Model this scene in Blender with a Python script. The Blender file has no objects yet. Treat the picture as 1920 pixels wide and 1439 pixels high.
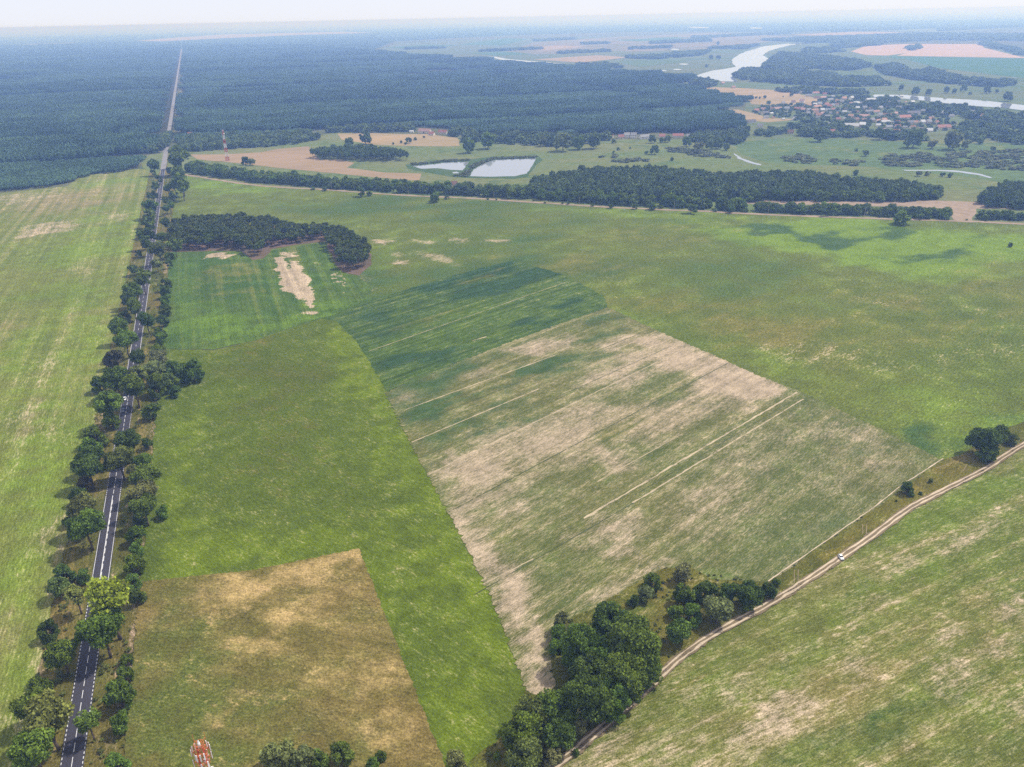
import bpy, math, random
import numpy as np
from mathutils import Matrix, Vector, geometry

# ------------------------------------------------------------------ camera, sky, sun, exposure
SC = bpy.context.scene
COL = SC.collection
W0, H0, FPX = 1920.0, 1439.0, 1461.0          # survey photo size and focal length in its pixels
CAMH = 215.0                                   # flying height of the drone, metres
PITCH, ROLL = math.radians(25.18), math.radians(1.19)
cp, sp, cr, sr = math.cos(PITCH), math.sin(PITCH), math.cos(ROLL), math.sin(ROLL)
FWD = np.array([0, cp, -sp]); UP0 = np.array([0, sp, cp]); RT0 = np.array([1.0, 0, 0])
CX = cr * RT0 - sr * UP0
CY = sr * RT0 + cr * UP0

cam_d = bpy.data.cameras.new('camera'); cam = bpy.data.objects.new('camera', cam_d); COL.objects.link(cam)
cam_d.sensor_width = 36.0; cam_d.lens = 36.0 * FPX / W0
cam_d.clip_start = 1.0; cam_d.clip_end = 200000.0
M = Matrix.Identity(4)
for i in range(3):
    M[i][0], M[i][1], M[i][2] = CX[i], CY[i], -FWD[i]
M[2][3] = CAMH
cam.matrix_world = M
SC.camera = cam

SUN_EL, SUN_AZ = math.radians(55), math.radians(67)   # azimuth from +Y towards +X
world = bpy.data.worlds.new('World'); SC.world = world; world.use_nodes = True
wt = world.node_tree
bg = wt.nodes['Background']
sky = wt.nodes.new('ShaderNodeTexSky'); sky.sky_type = 'NISHITA'; sky.sun_disc = False
sky.sun_elevation = SUN_EL; sky.sun_rotation = SUN_AZ
sky.altitude = 200; sky.air_density = 0.62; sky.dust_density = 0.4; sky.ozone_density = 3.5
veil = wt.nodes.new('ShaderNodeMix'); veil.data_type = 'RGBA'          # thin even veil of high cloud over the whole sky
veil.inputs[0].default_value = 0.80; veil.inputs[7].default_value = (6.1, 6.1, 6.75, 1)
wt.links.new(sky.outputs[0], veil.inputs[6]); wt.links.new(veil.outputs[2], bg.inputs[0]); bg.inputs[1].default_value = 0.13
sun_d = bpy.data.lights.new('sun', 'SUN'); sun = bpy.data.objects.new('sun', sun_d); COL.objects.link(sun)
sun_d.energy = 3.8; sun_d.angle = math.radians(2.0); sun_d.color = (1.0, 0.97, 0.93)
to_sun = Vector((math.sin(SUN_AZ) * math.cos(SUN_EL), math.cos(SUN_AZ) * math.cos(SUN_EL), math.sin(SUN_EL)))
sun.rotation_euler = to_sun.to_track_quat('Z', 'Y').to_euler()
vs = SC.view_settings
vs.view_transform = 'Standard'; vs.look = 'None'; vs.exposure = 0.22; vs.gamma = 1.0; vs.use_curve_mapping = False
SC.render.engine = 'CYCLES'
cy = SC.cycles
cy.max_bounces = 5; cy.diffuse_bounces = 2; cy.glossy_bounces = 2; cy.transmission_bounces = 2
cy.transparent_max_bounces = 6; cy.volume_bounces = 1
cy.use_denoising = False; cy.use_adaptive_sampling = False
try:
    cy.denoiser = 'OPENIMAGEDENOISE'; cy.denoising_input_passes = 'RGB_ALBEDO_NORMAL'; cy.denoising_prefilter = 'ACCURATE'
except Exception:
    pass

# ------------------------------------------------------------------ survey helpers: photo point -> point of the land
def ray(px, py):
    return FWD + CX * ((px - W0 / 2) / FPX) + CY * ((H0 / 2 - py) / FPX)
def G(px, py, z=0.0):
    d = ray(px, py)
    t = (z - CAMH) / d[2]
    return np.array([d[0] * t, d[1] * t])
def depth(px, py, z=0.0):
    d = ray(px, py)
    return (z - CAMH) / d[2]
def GP(pts):
    return np.array([G(x, y) for x, y in pts])
def mpp(px, py, z=0.0):                        # metres per photo pixel there
    return depth(px, py, z) / FPX

rng = np.random.default_rng(7)
random.seed(7)
R_A = G(134.0, 1439); R_B = G(340.5, 92)       # the straight main road
R_D = (R_B - R_A) / np.linalg.norm(R_B - R_A); R_N = np.array([R_D[1], -R_D[0]])
def RP(s, t):
    p = R_A + R_D * s + R_N * t
    return (float(p[0]), float(p[1]))
def s_at(py):                                  # distance along the road at which it crosses photo row py
    lo, hi = -150.0, 30000.0
    for _ in range(60):
        m = (lo + hi) / 2
        p = R_A + R_D * m
        v = np.array([p[0], p[1], -CAMH])
        yy = H0 / 2 - FPX * (v @ CY) / (v @ FWD)
        if yy > py: lo = m
        else: hi = m
    return lo

# ------------------------------------------------------------------ object helpers
def tag(o, label=None, cat=None, group=None, kind=None):
    if label: o['label'] = label
    if cat: o['category'] = cat
    if group: o['group'] = group
    if kind: o['kind'] = kind
    return o
def new_mesh(name, verts, faces, mat=None, smooth=False):
    me = bpy.data.meshes.new(name)
    me.from_pydata([tuple(map(float, v)) for v in verts], [], [tuple(map(int, f)) for f in faces])
    if mat is not None: me.materials.append(mat)
    if smooth: me.polygons.foreach_set('use_smooth', [True] * len(me.polygons))
    me.update()
    return me
def link(name, me, parent=None, loc=None):
    o = bpy.data.objects.new(name, me); COL.objects.link(o)
    if parent is not None: o.parent = parent
    if loc is not None: o.location = loc
    return o
def empty(name, loc, rz=0.0, scale=None):
    o = bpy.data.objects.new(name, None); COL.objects.link(o)
    o.empty_display_size = 0.5
    o.location = loc; o.rotation_euler = (0, 0, rz)
    if scale is not None: o.scale = scale
    return o

class MB:
    """collects boxes, bars and tubes for one mesh"""
    def __init__(self): self.v = []; self.f = []
    def add(self, vs, fs):
        n = len(self.v); self.v += [tuple(v) for v in vs]; self.f += [tuple(i + n for i in f) for f in fs]; return self
    def box(self, c, s, M3=None):
        x, y, z = s[0] / 2, s[1] / 2, s[2] / 2
        vs = [Vector(p) for p in ((-x,-y,-z),(x,-y,-z),(x,y,-z),(-x,y,-z),(-x,-y,z),(x,-y,z),(x,y,z),(-x,y,z))]
        if M3 is not None: vs = [M3 @ p for p in vs]
        c = Vector(c)
        return self.add([p + c for p in vs], [(0,3,2,1),(4,5,6,7),(0,1,5,4),(1,2,6,5),(2,3,7,6),(3,0,4,7)])
    def tube(self, a, b, r0, r1=None, n=6, cap=True):
        r1 = r0 if r1 is None else r1
        a, b = Vector(a), Vector(b); d = (b - a)
        if d.length < 1e-6: return self
        q = d.to_track_quat('Z', 'Y')
        vs = []
        for p, r in ((a, r0), (b, r1)):
            for k in range(n):
                t = 2 * math.pi * k / n
                vs.append(p + q @ Vector((r * math.cos(t), r * math.sin(t), 0)))
        fs = [(k, (k + 1) % n, n + (k + 1) % n, n + k) for k in range(n)]
        if cap: fs += [tuple(range(n - 1, -1, -1)), tuple(range(n, 2 * n))]
        return self.add(vs, fs)
    def mesh(self, name, mat, smooth=False): return new_mesh(name, self.v, self.f, mat, smooth)
    def build(self, name, mat, parent=None, smooth=False): return link(name, self.mesh(name, mat, smooth), parent)

# ------------------------------------------------------------------ material helpers
class NT:
    def __init__(self, name):
        self.m = bpy.data.materials.new(name); self.m.use_nodes = True
        self.t = self.m.node_tree; self.t.nodes.clear()
        self.out = self.t.nodes.new('ShaderNodeOutputMaterial')
        self._pos = None
    def n(self, typ, **kw):
        nd = self.t.nodes.new(typ)
        for k, v in kw.items(): setattr(nd, k, v)
        return nd
    def l(self, a, b): self.t.links.new(a, b)
    def setin(self, sock, v):
        if hasattr(v, 'is_output'): self.l(v, sock)
        else: sock.default_value = v
    def pos(self):
        if self._pos is None: self._pos = self.n('ShaderNodeNewGeometry').outputs['Position']
        return self._pos
    def mapping(self, angle=0.0, scale=(1, 1, 1), vec=None):
        m = self.n('ShaderNodeMapping'); m.vector_type = 'TEXTURE'
        m.inputs['Rotation'].default_value = (0, 0, angle); m.inputs['Scale'].default_value = scale
        self.l(vec if vec is not None else self.pos(), m.inputs['Vector'])
        return m.outputs[0]
    def noise(self, scale, detail=3.0, rough=0.55, vec=None, dist=0.0):
        nd = self.n('ShaderNodeTexNoise')
        nd.inputs['Scale'].default_value = scale; nd.inputs['Detail'].default_value = detail
        nd.inputs['Roughness'].default_value = rough; nd.inputs['Distortion'].default_value = dist
        self.l(vec if vec is not None else self.pos(), nd.inputs['Vector'])
        return nd.outputs['Fac']
    def attr(self, name):
        nd = self.n('ShaderNodeAttribute'); nd.attribute_name = name
        return nd.outputs['Fac']
    def math(self, op, a, b=None, c=None, clamp=False):
        nd = self.n('ShaderNodeMath', operation=op); nd.use_clamp = clamp
        self.setin(nd.inputs[0], a)
        if b is not None: self.setin(nd.inputs[1], b)
        if c is not None: self.setin(nd.inputs[2], c)
        return nd.outputs[0]
    def ramp01(self, x, a, b):                 # smoothstep a..b -> 0..1
        nd = self.n('ShaderNodeMapRange'); nd.interpolation_type = 'SMOOTHSTEP'
        self.setin(nd.inputs['Value'], x)
        nd.inputs['From Min'].default_value = a; nd.inputs['From Max'].default_value = b
        return nd.outputs[0]
    def lin(self, x, a, b, c, d):
        nd = self.n('ShaderNodeMapRange')
        self.setin(nd.inputs['Value'], x)
        nd.inputs['From Min'].default_value = a; nd.inputs['From Max'].default_value = b
        nd.inputs['To Min'].default_value = c; nd.inputs['To Max'].default_value = d
        return nd.outputs[0]
    def mix(self, fac, a, b, blend='MIX'):
        nd = self.n('ShaderNodeMix', data_type='RGBA', blend_type=blend)
        self.setin(nd.inputs[0], fac)
        for s, v in ((nd.inputs[6], a), (nd.inputs[7], b)):
            if hasattr(v, 'is_output'): self.l(v, s)
            else: s.default_value = (*v, 1.0)
        return nd.outputs[2]
    def scale_col(self, col, f):               # colour * scalar
        nd = self.n('ShaderNodeVectorMath', operation='SCALE')
        if hasattr(col, 'is_output'): self.l(col, nd.inputs[0])
        else: nd.inputs[0].default_value = col
        self.setin(nd.inputs['Scale'], f)
        return nd.outputs[0]
    def bump(self, h, strength=0.3, dist=0.2):
        nd = self.n('ShaderNodeBump'); nd.inputs['Strength'].default_value = strength; nd.inputs['Distance'].default_value = dist
        self.l(h, nd.inputs['Height'])
        return nd.outputs[0]
    def diffuse(self, col, normal=None, rough=0.0):
        nd = self.n('ShaderNodeBsdfDiffuse')
        self.setin(nd.inputs['Color'], col if hasattr(col, 'is_output') else (*col, 1))
        if normal is not None: self.l(normal, nd.inputs['Normal'])
        return nd.outputs[0]
    def principled(self, col, rough=0.6, normal=None, metallic=0.0, spec=0.5):
        nd = self.n('ShaderNodeBsdfPrincipled')
        self.setin(nd.inputs['Base Color'], col if hasattr(col, 'is_output') else (*col, 1))
        self.setin(nd.inputs['Roughness'], rough); nd.inputs['Metallic'].default_value = metallic
        nd.inputs['Specular IOR Level'].default_value = spec
        if normal is not None: self.l(normal, nd.inputs['Normal'])
        return nd.outputs[0]
    def done(self, shader): self.l(shader, self.out.inputs['Surface']); return self.m

def simple(name, col, rough=0.6, metallic=0.0, var=0.12, scale=1.5, spec=0.4):
    t = NT(name)
    tc = t.n('ShaderNodeTexCoord').outputs['Object']
    n = t.noise(scale, 3, 0.6, vec=tc)
    return t.done(t.principled(t.scale_col(col, t.lin(n, 0.2, 0.8, 1 - var, 1 + var)), rough, None, metallic, spec))

def objcolor(name, var=0.15, scale=0.6, rough=0.7):
    """surface whose colour is the object's own colour, slightly weathered"""
    t = NT(name)
    tc = t.n('ShaderNodeTexCoord').outputs['Object']
    n = t.noise(scale, 3, 0.6, vec=tc)
    oi = t.n('ShaderNodeObjectInfo')
    return t.done(t.principled(t.scale_col(oi.outputs['Color'], t.lin(n, 0.2, 0.8, 1 - var, 1 + var)), rough, spec=0.25))

# ------------------------------------------------------------------ land: sheets cut to outline, with crop attributes
def inside(poly, pts):
    x, y = pts[:, 0], pts[:, 1]
    r = np.zeros(len(pts), bool)
    n = len(poly)
    for i in range(n):
        x0, y0 = poly[i]; x1, y1 = poly[(i + 1) % n]
        c = ((y0 > y) != (y1 > y))
        with np.errstate(divide='ignore', invalid='ignore'):
            xi = (x1 - x0) * (y - y0) / (y1 - y0 + 1e-12) + x0
        r ^= c & (x < xi)
    return r
def sdist(poly, pts):                          # signed distance, positive inside
    d = np.full(len(pts), 1e18)
    n = len(poly)
    for i in range(n):
        a = poly[i]; b = poly[(i + 1) % n]; ab = b - a
        t = np.clip(((pts - a) @ ab) / (ab @ ab + 1e-12), 0, 1)
        q = a + t[:, None] * ab
        d = np.minimum(d, ((pts - q) ** 2).sum(1))
    d = np.sqrt(d)
    return np.where(inside(poly, pts), d, -d)
def ldist(line, pts):                          # distance to an open polyline
    d = np.full(len(pts), 1e18)
    for i in range(len(line) - 1):
        a = line[i]; b = line[i + 1]; ab = b - a
        t = np.clip(((pts - a) @ ab) / (ab @ ab + 1e-12), 0, 1)
        d = np.minimum(d, ((pts - (a + t[:, None] * ab)) ** 2).sum(1))
    return np.sqrt(d)
def EL(cx, cy, rx, ry, ang=0.0, n=18):         # ellipse seen in the photo -> outline
    a = math.radians(ang); o = []
    for k in range(n):
        t = 2 * math.pi * k / n
        u, v = rx * math.cos(t), ry * math.sin(t)
        o.append((cx + u * math.cos(a) - v * math.sin(a), cy + u * math.sin(a) + v * math.cos(a)))
    return o
def densify(poly, step, jit):
    out = []
    n = len(poly)
    for i in range(n):
        a, b = poly[i], poly[(i + 1) % n]
        L = np.linalg.norm(b - a); k = max(1, min(400, int(L / step)))
        nrm = np.array([-(b - a)[1], (b - a)[0]]) / max(L, 1e-9)
        for j in range(k):
            p = a + (b - a) * (j / k)
            if j and jit: p = p + nrm * rng.normal(0, jit)
            out.append(p)
    return np.array(out)
def sstep(x): x = np.clip(x, 0, 1); return x * x * (3 - 2 * x)

_wd = np.random.default_rng(3).normal(0, 1, (7, 2)); _wp = np.random.default_rng(4).uniform(0, 6.28, (7, 2))
def warp(V, wave, amp):                        # smooth irregular shift, so that patches get uneven outlines
    d = np.zeros_like(V)
    for k in range(7):
        ph = (V @ _wd[k]) * (6.28 / wave) * 0.55
        d[:, 0] += np.sin(ph + _wp[k, 0]); d[:, 1] += np.cos(ph * 1.13 + _wp[k, 1])
    return d * (amp / 2.6)

def sheet(name, poly, z, mat, spacing=None, masks=None, jit=0.0, step=None, parent=None):
    """a ground sheet: outline in land metres, optional inner points carrying crop attributes"""
    poly = np.asarray(poly, float)
    bd = densify(poly, step or (spacing or 40.0), jit)
    pts = bd
    if spacing:
        lo, hi = bd.min(0), bd.max(0)
        xs = np.arange(lo[0], hi[0], spacing); ys = np.arange(lo[1], hi[1], spacing * 0.866)
        gx, gy = np.meshgrid(xs, ys); gx[1::2] += spacing / 2
        g = np.stack([gx.ravel(), gy.ravel()], 1) + rng.normal(0, spacing * 0.08, (gx.size, 2))
        g = g[inside(bd, g)]
        if len(g):
            g = g[sdist(bd, g) > spacing * 0.45]
        pts = np.vstack([bd, g])
    nb = len(bd)
    r = geometry.delaunay_2d_cdt([Vector(p) for p in pts], [(i, (i + 1) % nb) for i in range(nb)], [], 1, 1e-5)
    V = np.array([(v.x, v.y) for v in r[0]]); F = r[2]
    me = new_mesh(name, [(x, y, z) for x, y in V], F, mat)
    if me.polygons and me.polygons[0].normal.z < 0: me.flip_normals()
    for at, lst in (masks or {}).items():
        keep = np.ones(len(V))
        for e in lst:
            if len(e) == 1: keep *= 1 - e[0]; continue          # an even base value
            pl, soft, gain = e
            gp = GP(pl); ev = np.linalg.eigvalsh(np.cov(gp.T)); size = 2.2 * math.sqrt(max(1.0, ev[0])) + 0.25 * math.sqrt(ev[1])
            soft = soft * 1.5
            wk = 0.3 if soft < 5 else 1.0
            w = V + wk * warp(V, size * 1.6, size * 0.22 + soft * 0.25) + warp(V + 977, size * 0.5, size * 0.07 + soft * 0.08)
            keep *= 1 - min(gain, 1.0) * sstep((sdist(gp, w) + soft) / (2 * soft))
        val = 1 - keep
        a = me.attributes.new(at, 'FLOAT', 'POINT'); a.data.foreach_set('value', val.astype(np.float32))
    return tag(link(name, me, parent), kind='structure' if parent is None else None)

def ribbon(name, line, width, z, mat, parent=None, jit=0.0, step=None):
    """a strip of even width along a line of land points"""
    line = [np.asarray(p, float) for p in line]
    if step:
        o = []
        for a, b in zip(line[:-1], line[1:]):
            k = max(1, int(np.linalg.norm(b - a) / step))
            o += [a + (b - a) * (j / k) for j in range(k)]
        line = o + [line[-1]]
    vs, fs = [], []
    for i, p in enumerate(line):
        d = line[min(i + 1, len(line) - 1)] - line[max(i - 1, 0)]; d = d / np.linalg.norm(d)
        n = np.array([d[1], -d[0]])
        for sgn in (-1, 1):
            q = p + n * sgn * (width / 2 + (rng.normal(0, jit) if jit else 0))
            vs.append((q[0], q[1], z))
    for i in range(len(line) - 1):
        fs.append((2 * i, 2 * i + 1, 2 * i + 3, 2 * i + 2))
    return link(name, new_mesh(name, vs, fs, mat), parent)

def smooth_line(pts, k=6):                      # Catmull-Rom through points
    P = [np.asarray(p, float) for p in pts]; P = [2 * P[0] - P[1]] + P + [2 * P[-1] - P[-2]]
    o = []
    for i in range(1, len(P) - 2):
        for j in range(k):
            t = j / k
            o.append(0.5 * ((2 * P[i]) + (-P[i-1] + P[i+1]) * t + (2*P[i-1] - 5*P[i] + 4*P[i+1] - P[i+2]) * t*t + (-P[i-1] + 3*P[i] - 3*P[i+1] + P[i+2]) * t**3))
    return o + [P[-2]]

def row_angle(a, b):
    p, q = G(*a), G(*b)
    return math.atan2(q[1] - p[1], q[0] - p[0])
ROAD_ANG = math.atan2(R_D[1], R_D[0])

def crop_mat(name, base, base2, lush, dark, dry, bare, ang, rows=0.25, rowlen=18.0, rowamt=0.25, big=0.012, fine=1.5, fineamt=0.5, bumpy=0.8, patch=0.0, soilgrain=1.0, streak=0.5, stripe=0.08, stretch=3.0, soft=0.40):
    """grass or crop: patches of lush or dry growth, darker colour and bare soil follow the sheet's attributes, broken up by rows and tufts"""
    t = NT(name)
    rv = t.mapping(ang, (rowlen, 1, 1))
    nbig = t.noise(big, 4, 0.6)
    nmid = t.noise(big * 6, 4, 0.6)
    nrow = t.noise(rows, 3, 0.6, vec=rv)                  # streaks along the rows
    nfin = t.noise(fine, 3, 0.65)
    ngr = t.noise(fine * 0.22, 3, 0.65, vec=t.mapping(ang, (1 + stretch * 0.4, 1, 1)))
    fv = t.mapping(ang, (stretch, 1, 1)); nst = t.noise(fine * 0.8, 3, 0.65, vec=fv)
    brk = t.math('ADD', t.math('MULTIPLY', nrow, streak), t.math('MULTIPLY', nmid, 1 - streak))
    brk = t.math('ADD', t.math('MULTIPLY', brk, 0.75), t.math('MULTIPLY', ngr, 0.25))
    def u(x): return t.lin(x, 0.3, 0.7, 0.0, 1.0)
    def mask(at, k, w, extra=None):
        v = t.math('ADD', t.attr(at), t.math('MULTIPLY', t.math('SUBTRACT', u(brk), 0.5), k))
        if extra is not None: v = t.math('ADD', v, extra)
        return t.ramp01(v, 0.5 - w, 0.5 + w)
    c = t.mix(t.ramp01(nbig, 0.38, 0.62), base, base2)
    c = t.mix(t.math('MULTIPLY', t.ramp01(nrow, 0.45, 0.7), rowamt), c, dry)
    c = t.mix(t.math('MULTIPLY', t.ramp01(nmid, 0.5, 0.68), 0.22), c, lush)
    c = t.mix(mask('lush', 0.7, 0.5), c, lush)
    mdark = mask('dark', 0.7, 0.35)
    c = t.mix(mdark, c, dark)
    c = t.mix(mask('dry', 0.9, 0.45), c, dry)
    # bare soil shows between the plants, so it is broken up plant by plant
    g2 = t.math('ADD', t.math('MULTIPLY', u(nst), 0.55), t.math('ADD', t.math('MULTIPLY', u(nfin), 0.25), t.math('MULTIPLY', u(ngr), 0.20)))
    ex = t.math('MULTIPLY', t.math('SUBTRACT', g2, 0.5), 1.0 * soilgrain)
    if patch: ex = t.math('ADD', ex, t.math('MULTIPLY', t.ramp01(brk, 0.52, 0.68), patch))
    sb = mask('bare', 0.45 * soilgrain + 0.1, soft, ex)
    sb = t.math('MULTIPLY', sb, t.math('SUBTRACT', 1.0, t.math('MULTIPLY', mdark, 0.85)))
    c = t.mix(sb, c, t.scale_col(bare, t.lin(ngr, 0.3, 0.7, 0.85, 1.12)))
    k = t.math('MULTIPLY', t.lin(nfin, 0.28, 0.72, 1 - fineamt, 1 + fineamt), t.lin(nst, 0.28, 0.72, 1 - fineamt * 0.7, 1 + fineamt * 0.7))
    k = t.math('MULTIPLY', k, t.lin(nmid, 0.3, 0.7, 0.84, 1.16))
    k = t.math('MULTIPLY', k, t.lin(nrow, 0.3, 0.7, 1 - stripe, 1 + stripe))
    c = t.scale_col(c, k)
    h = t.math('ADD', nfin, nst)
    return t.done(t.diffuse(c, t.bump(h, bumpy, 0.45)))

def plain_mat(name, a, b, big=0.004, fine=0.05, ang=0.0, stretch=1.0, amt=0.18, c3=None):
    """distant grass, stubble or soil"""
    t = NT(name)
    v = t.mapping(ang, (stretch, 1, 1))
    n1 = t.noise(big, 4, 0.6, vec=v); n2 = t.noise(fine, 3, 0.6, vec=v)
    c = t.mix(t.ramp01(n1, 0.36, 0.64), a, b)
    if c3: c = t.mix(t.math('MULTIPLY', t.ramp01(t.noise(big * 2.3, 4, 0.6), 0.55, 0.68), 0.8), c, c3)
    c = t.scale_col(c, t.lin(n2, 0.3, 0.7, 1 - amt, 1 + amt))
    return t.done(t.diffuse(c))

BARE = (0.385, 0.300, 0.200)
M_F1 = crop_mat('left_field_grass', (0.156, 0.172, 0.036), (0.132, 0.160, 0.030), (0.150, 0.212, 0.022), (0.075, 0.108, 0.026), (0.215, 0.175, 0.080), BARE, ROAD_ANG, rows=0.09, rowlen=50, rowamt=0.5, patch=0.18, stripe=0.20, stretch=5, streak=0.7)
M_F2 = crop_mat('dry_grass', (0.165, 0.124, 0.036), (0.128, 0.112, 0.028), (0.085, 0.108, 0.020), (0.090, 0.082, 0.026), (0.350, 0.250, 0.098), (0.32, 0.22, 0.10), ROAD_ANG + 0.9, rows=0.10, rowlen=4, rowamt=0.35, patch=0.25, streak=0.3, stripe=0.05, stretch=2)
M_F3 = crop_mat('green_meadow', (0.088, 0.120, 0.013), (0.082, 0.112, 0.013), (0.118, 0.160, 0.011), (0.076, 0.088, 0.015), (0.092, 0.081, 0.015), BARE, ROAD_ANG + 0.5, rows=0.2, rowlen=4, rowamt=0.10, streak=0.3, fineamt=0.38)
ANG5 = row_angle((705, 645), (1057, 533)); ANG6 = row_angle((842, 961), (1364, 683)); ANG8 = row_angle((1613, 1247), (1918, 1100))
M_F4 = crop_mat('young_crop', (0.060, 0.110, 0.019), (0.072, 0.113, 0.020), (0.101, 0.163, 0.018), (0.040, 0.086, 0.019), (0.163, 0.144, 0.041), BARE, ROAD_ANG, rows=0.16, rowlen=50, rowamt=0.25, soilgrain=0.35, stripe=0.18, stretch=6, soft=0.12)
M_F5 = crop_mat('dark_crop', (0.054, 0.094, 0.022), (0.064, 0.106, 0.022), (0.080, 0.124, 0.020), (0.034, 0.070, 0.026), (0.118, 0.110, 0.027), BARE, ANG5, rows=0.20, rowlen=70, rowamt=0.22, stripe=0.30, stretch=6)
M_F6 = crop_mat('patchy_crop', (0.116, 0.124, 0.034), (0.100, 0.124, 0.032), (0.105, 0.155, 0.022), (0.048, 0.090, 0.026), (0.211, 0.173, 0.055), BARE, ANG6, rows=0.20, rowlen=50, rowamt=0.25, fineamt=0.45, patch=0.10, stripe=0.12, stretch=6, streak=0.6, fine=2.4, soft=0.50)
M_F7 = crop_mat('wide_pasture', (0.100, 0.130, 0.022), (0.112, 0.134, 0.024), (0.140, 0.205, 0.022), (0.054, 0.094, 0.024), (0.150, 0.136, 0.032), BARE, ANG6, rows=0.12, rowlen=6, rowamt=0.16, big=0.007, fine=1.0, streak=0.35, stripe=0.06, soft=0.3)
M_F8 = crop_mat('streaky_field', (0.118, 0.146, 0.026), (0.140, 0.148, 0.034), (0.125, 0.180, 0.018), (0.053, 0.091, 0.017), (0.202, 0.163, 0.052), BARE, ANG8, rows=0.11, rowlen=26, rowamt=0.5, patch=0.34, fineamt=0.5, stripe=0.16, stretch=5, streak=0.75, fine=2.2, soft=0.48)
M_VERGE = crop_mat('verge_grass', (0.120, 0.101, 0.025), (0.077, 0.088, 0.017), (0.072, 0.101, 0.015), (0.048, 0.058, 0.014), (0.230, 0.163, 0.047), (0.30, 0.215, 0.145), ROAD_ANG, rows=0.25, rowlen=10, rowamt=0.4, patch=0.25)
M_STRIP = crop_mat('rough_grass', (0.120, 0.108, 0.020), (0.088, 0.091, 0.017), (0.077, 0.110, 0.015), (0.058, 0.067, 0.014), (0.192, 0.144, 0.033), (0.32, 0.25, 0.15), ANG6, rows=0.2, rowlen=4, rowamt=0.3, patch=0.12)
M_GROUND = plain_mat('open_country', (0.085, 0.100, 0.045), (0.120, 0.110, 0.058), 0.0012, 0.01, 0.3, 3.0, 0.15, c3=(0.06, 0.085, 0.04))
M_FLOOR = plain_mat('forest_floor', (0.035, 0.040, 0.018), (0.05, 0.045, 0.022), 0.02, 0.2)
M_FARWOOD = plain_mat('far_wood', (0.020, 0.036, 0.018), (0.030, 0.048, 0.022), 0.003, 0.02, 0.35, 4.0, 0.35)
M_MEADOW = plain_mat('wet_meadow', (0.115, 0.150, 0.050), (0.150, 0.158, 0.062), 0.008, 0.12, 0.1, 2.0, 0.22, c3=(0.072, 0.115, 0.042))
M_MEADOW2 = plain_mat('marsh_grass', (0.105, 0.150, 0.055), (0.085, 0.128, 0.050), 0.008, 0.12, 0.1, 2.0, 0.25, c3=(0.150, 0.165, 0.055))
M_STUBBLE = plain_mat('stubble', (0.300, 0.210, 0.130), (0.255, 0.185, 0.110), 0.01, 0.12, 0.2, 6.0, 0.12)
M_STUBBLE2 = plain_mat('dry_field', (0.330, 0.235, 0.130), (0.270, 0.205, 0.110), 0.01, 0.12, 0.2, 4.0, 0.15)
M_PINK = plain_mat('ploughed_soil', (0.42, 0.29, 0.21), (0.38, 0.27, 0.20), 0.004, 0.03)
M_TEAL = plain_mat('green_crop', (0.060, 0.130, 0.060), (0.075, 0.140, 0.065), 0.004, 0.03)
M_REED = plain_mat('reeds', (0.055, 0.095, 0.035), (0.075, 0.11, 0.045), 0.03, 0.3, 0, 1, 0.3)
def water_mat():
    t = NT('water')
    nd = t.n('ShaderNodeBsdfPrincipled')
    nd.inputs['Base Color'].default_value = (0.24, 0.26, 0.29, 1); nd.inputs['Roughness'].default_value = 0.05
    nd.inputs['IOR'].default_value = 1.45
    t.l(t.bump(t.noise(0.35, 2, 0.5), 0.08, 0.1), nd.inputs['Normal'])
    return t.done(nd.outputs[0])
M_WATER = water_mat()

# base sheet to the horizon
R = 70000.0
ground = tag(link('ground', new_mesh('ground', [(-R, -3000, 0), (R, -3000, 0), (R, R, 0), (-R, R, 0)], [(0, 1, 2, 3)], M_GROUND)), kind='structure')

Z1, Z2, Z3, Z4, Z5 = 0.10, 0.18, 0.26, 0.34, 0.42
def lst(*a): return list(a)
S = s_at
LT, RT = -17.0, 15.5
def edge(t0, t1, y0, y1, k=6):
    """points along the verge edge between photo rows, offset easing from t0 to t1"""
    s0, s1 = (S(y0) if y0 < 1439.5 else y0 - 1e4), (S(y1) if y1 < 1439.5 else y1 - 1e4)
    return [RP(s0 + (s1 - s0) * i / k, t0 + (t1 - t0) * i / k) for i in range(k + 1)]
def near(s): return 1e4 + s                     # a distance along the road instead of a photo row

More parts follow.
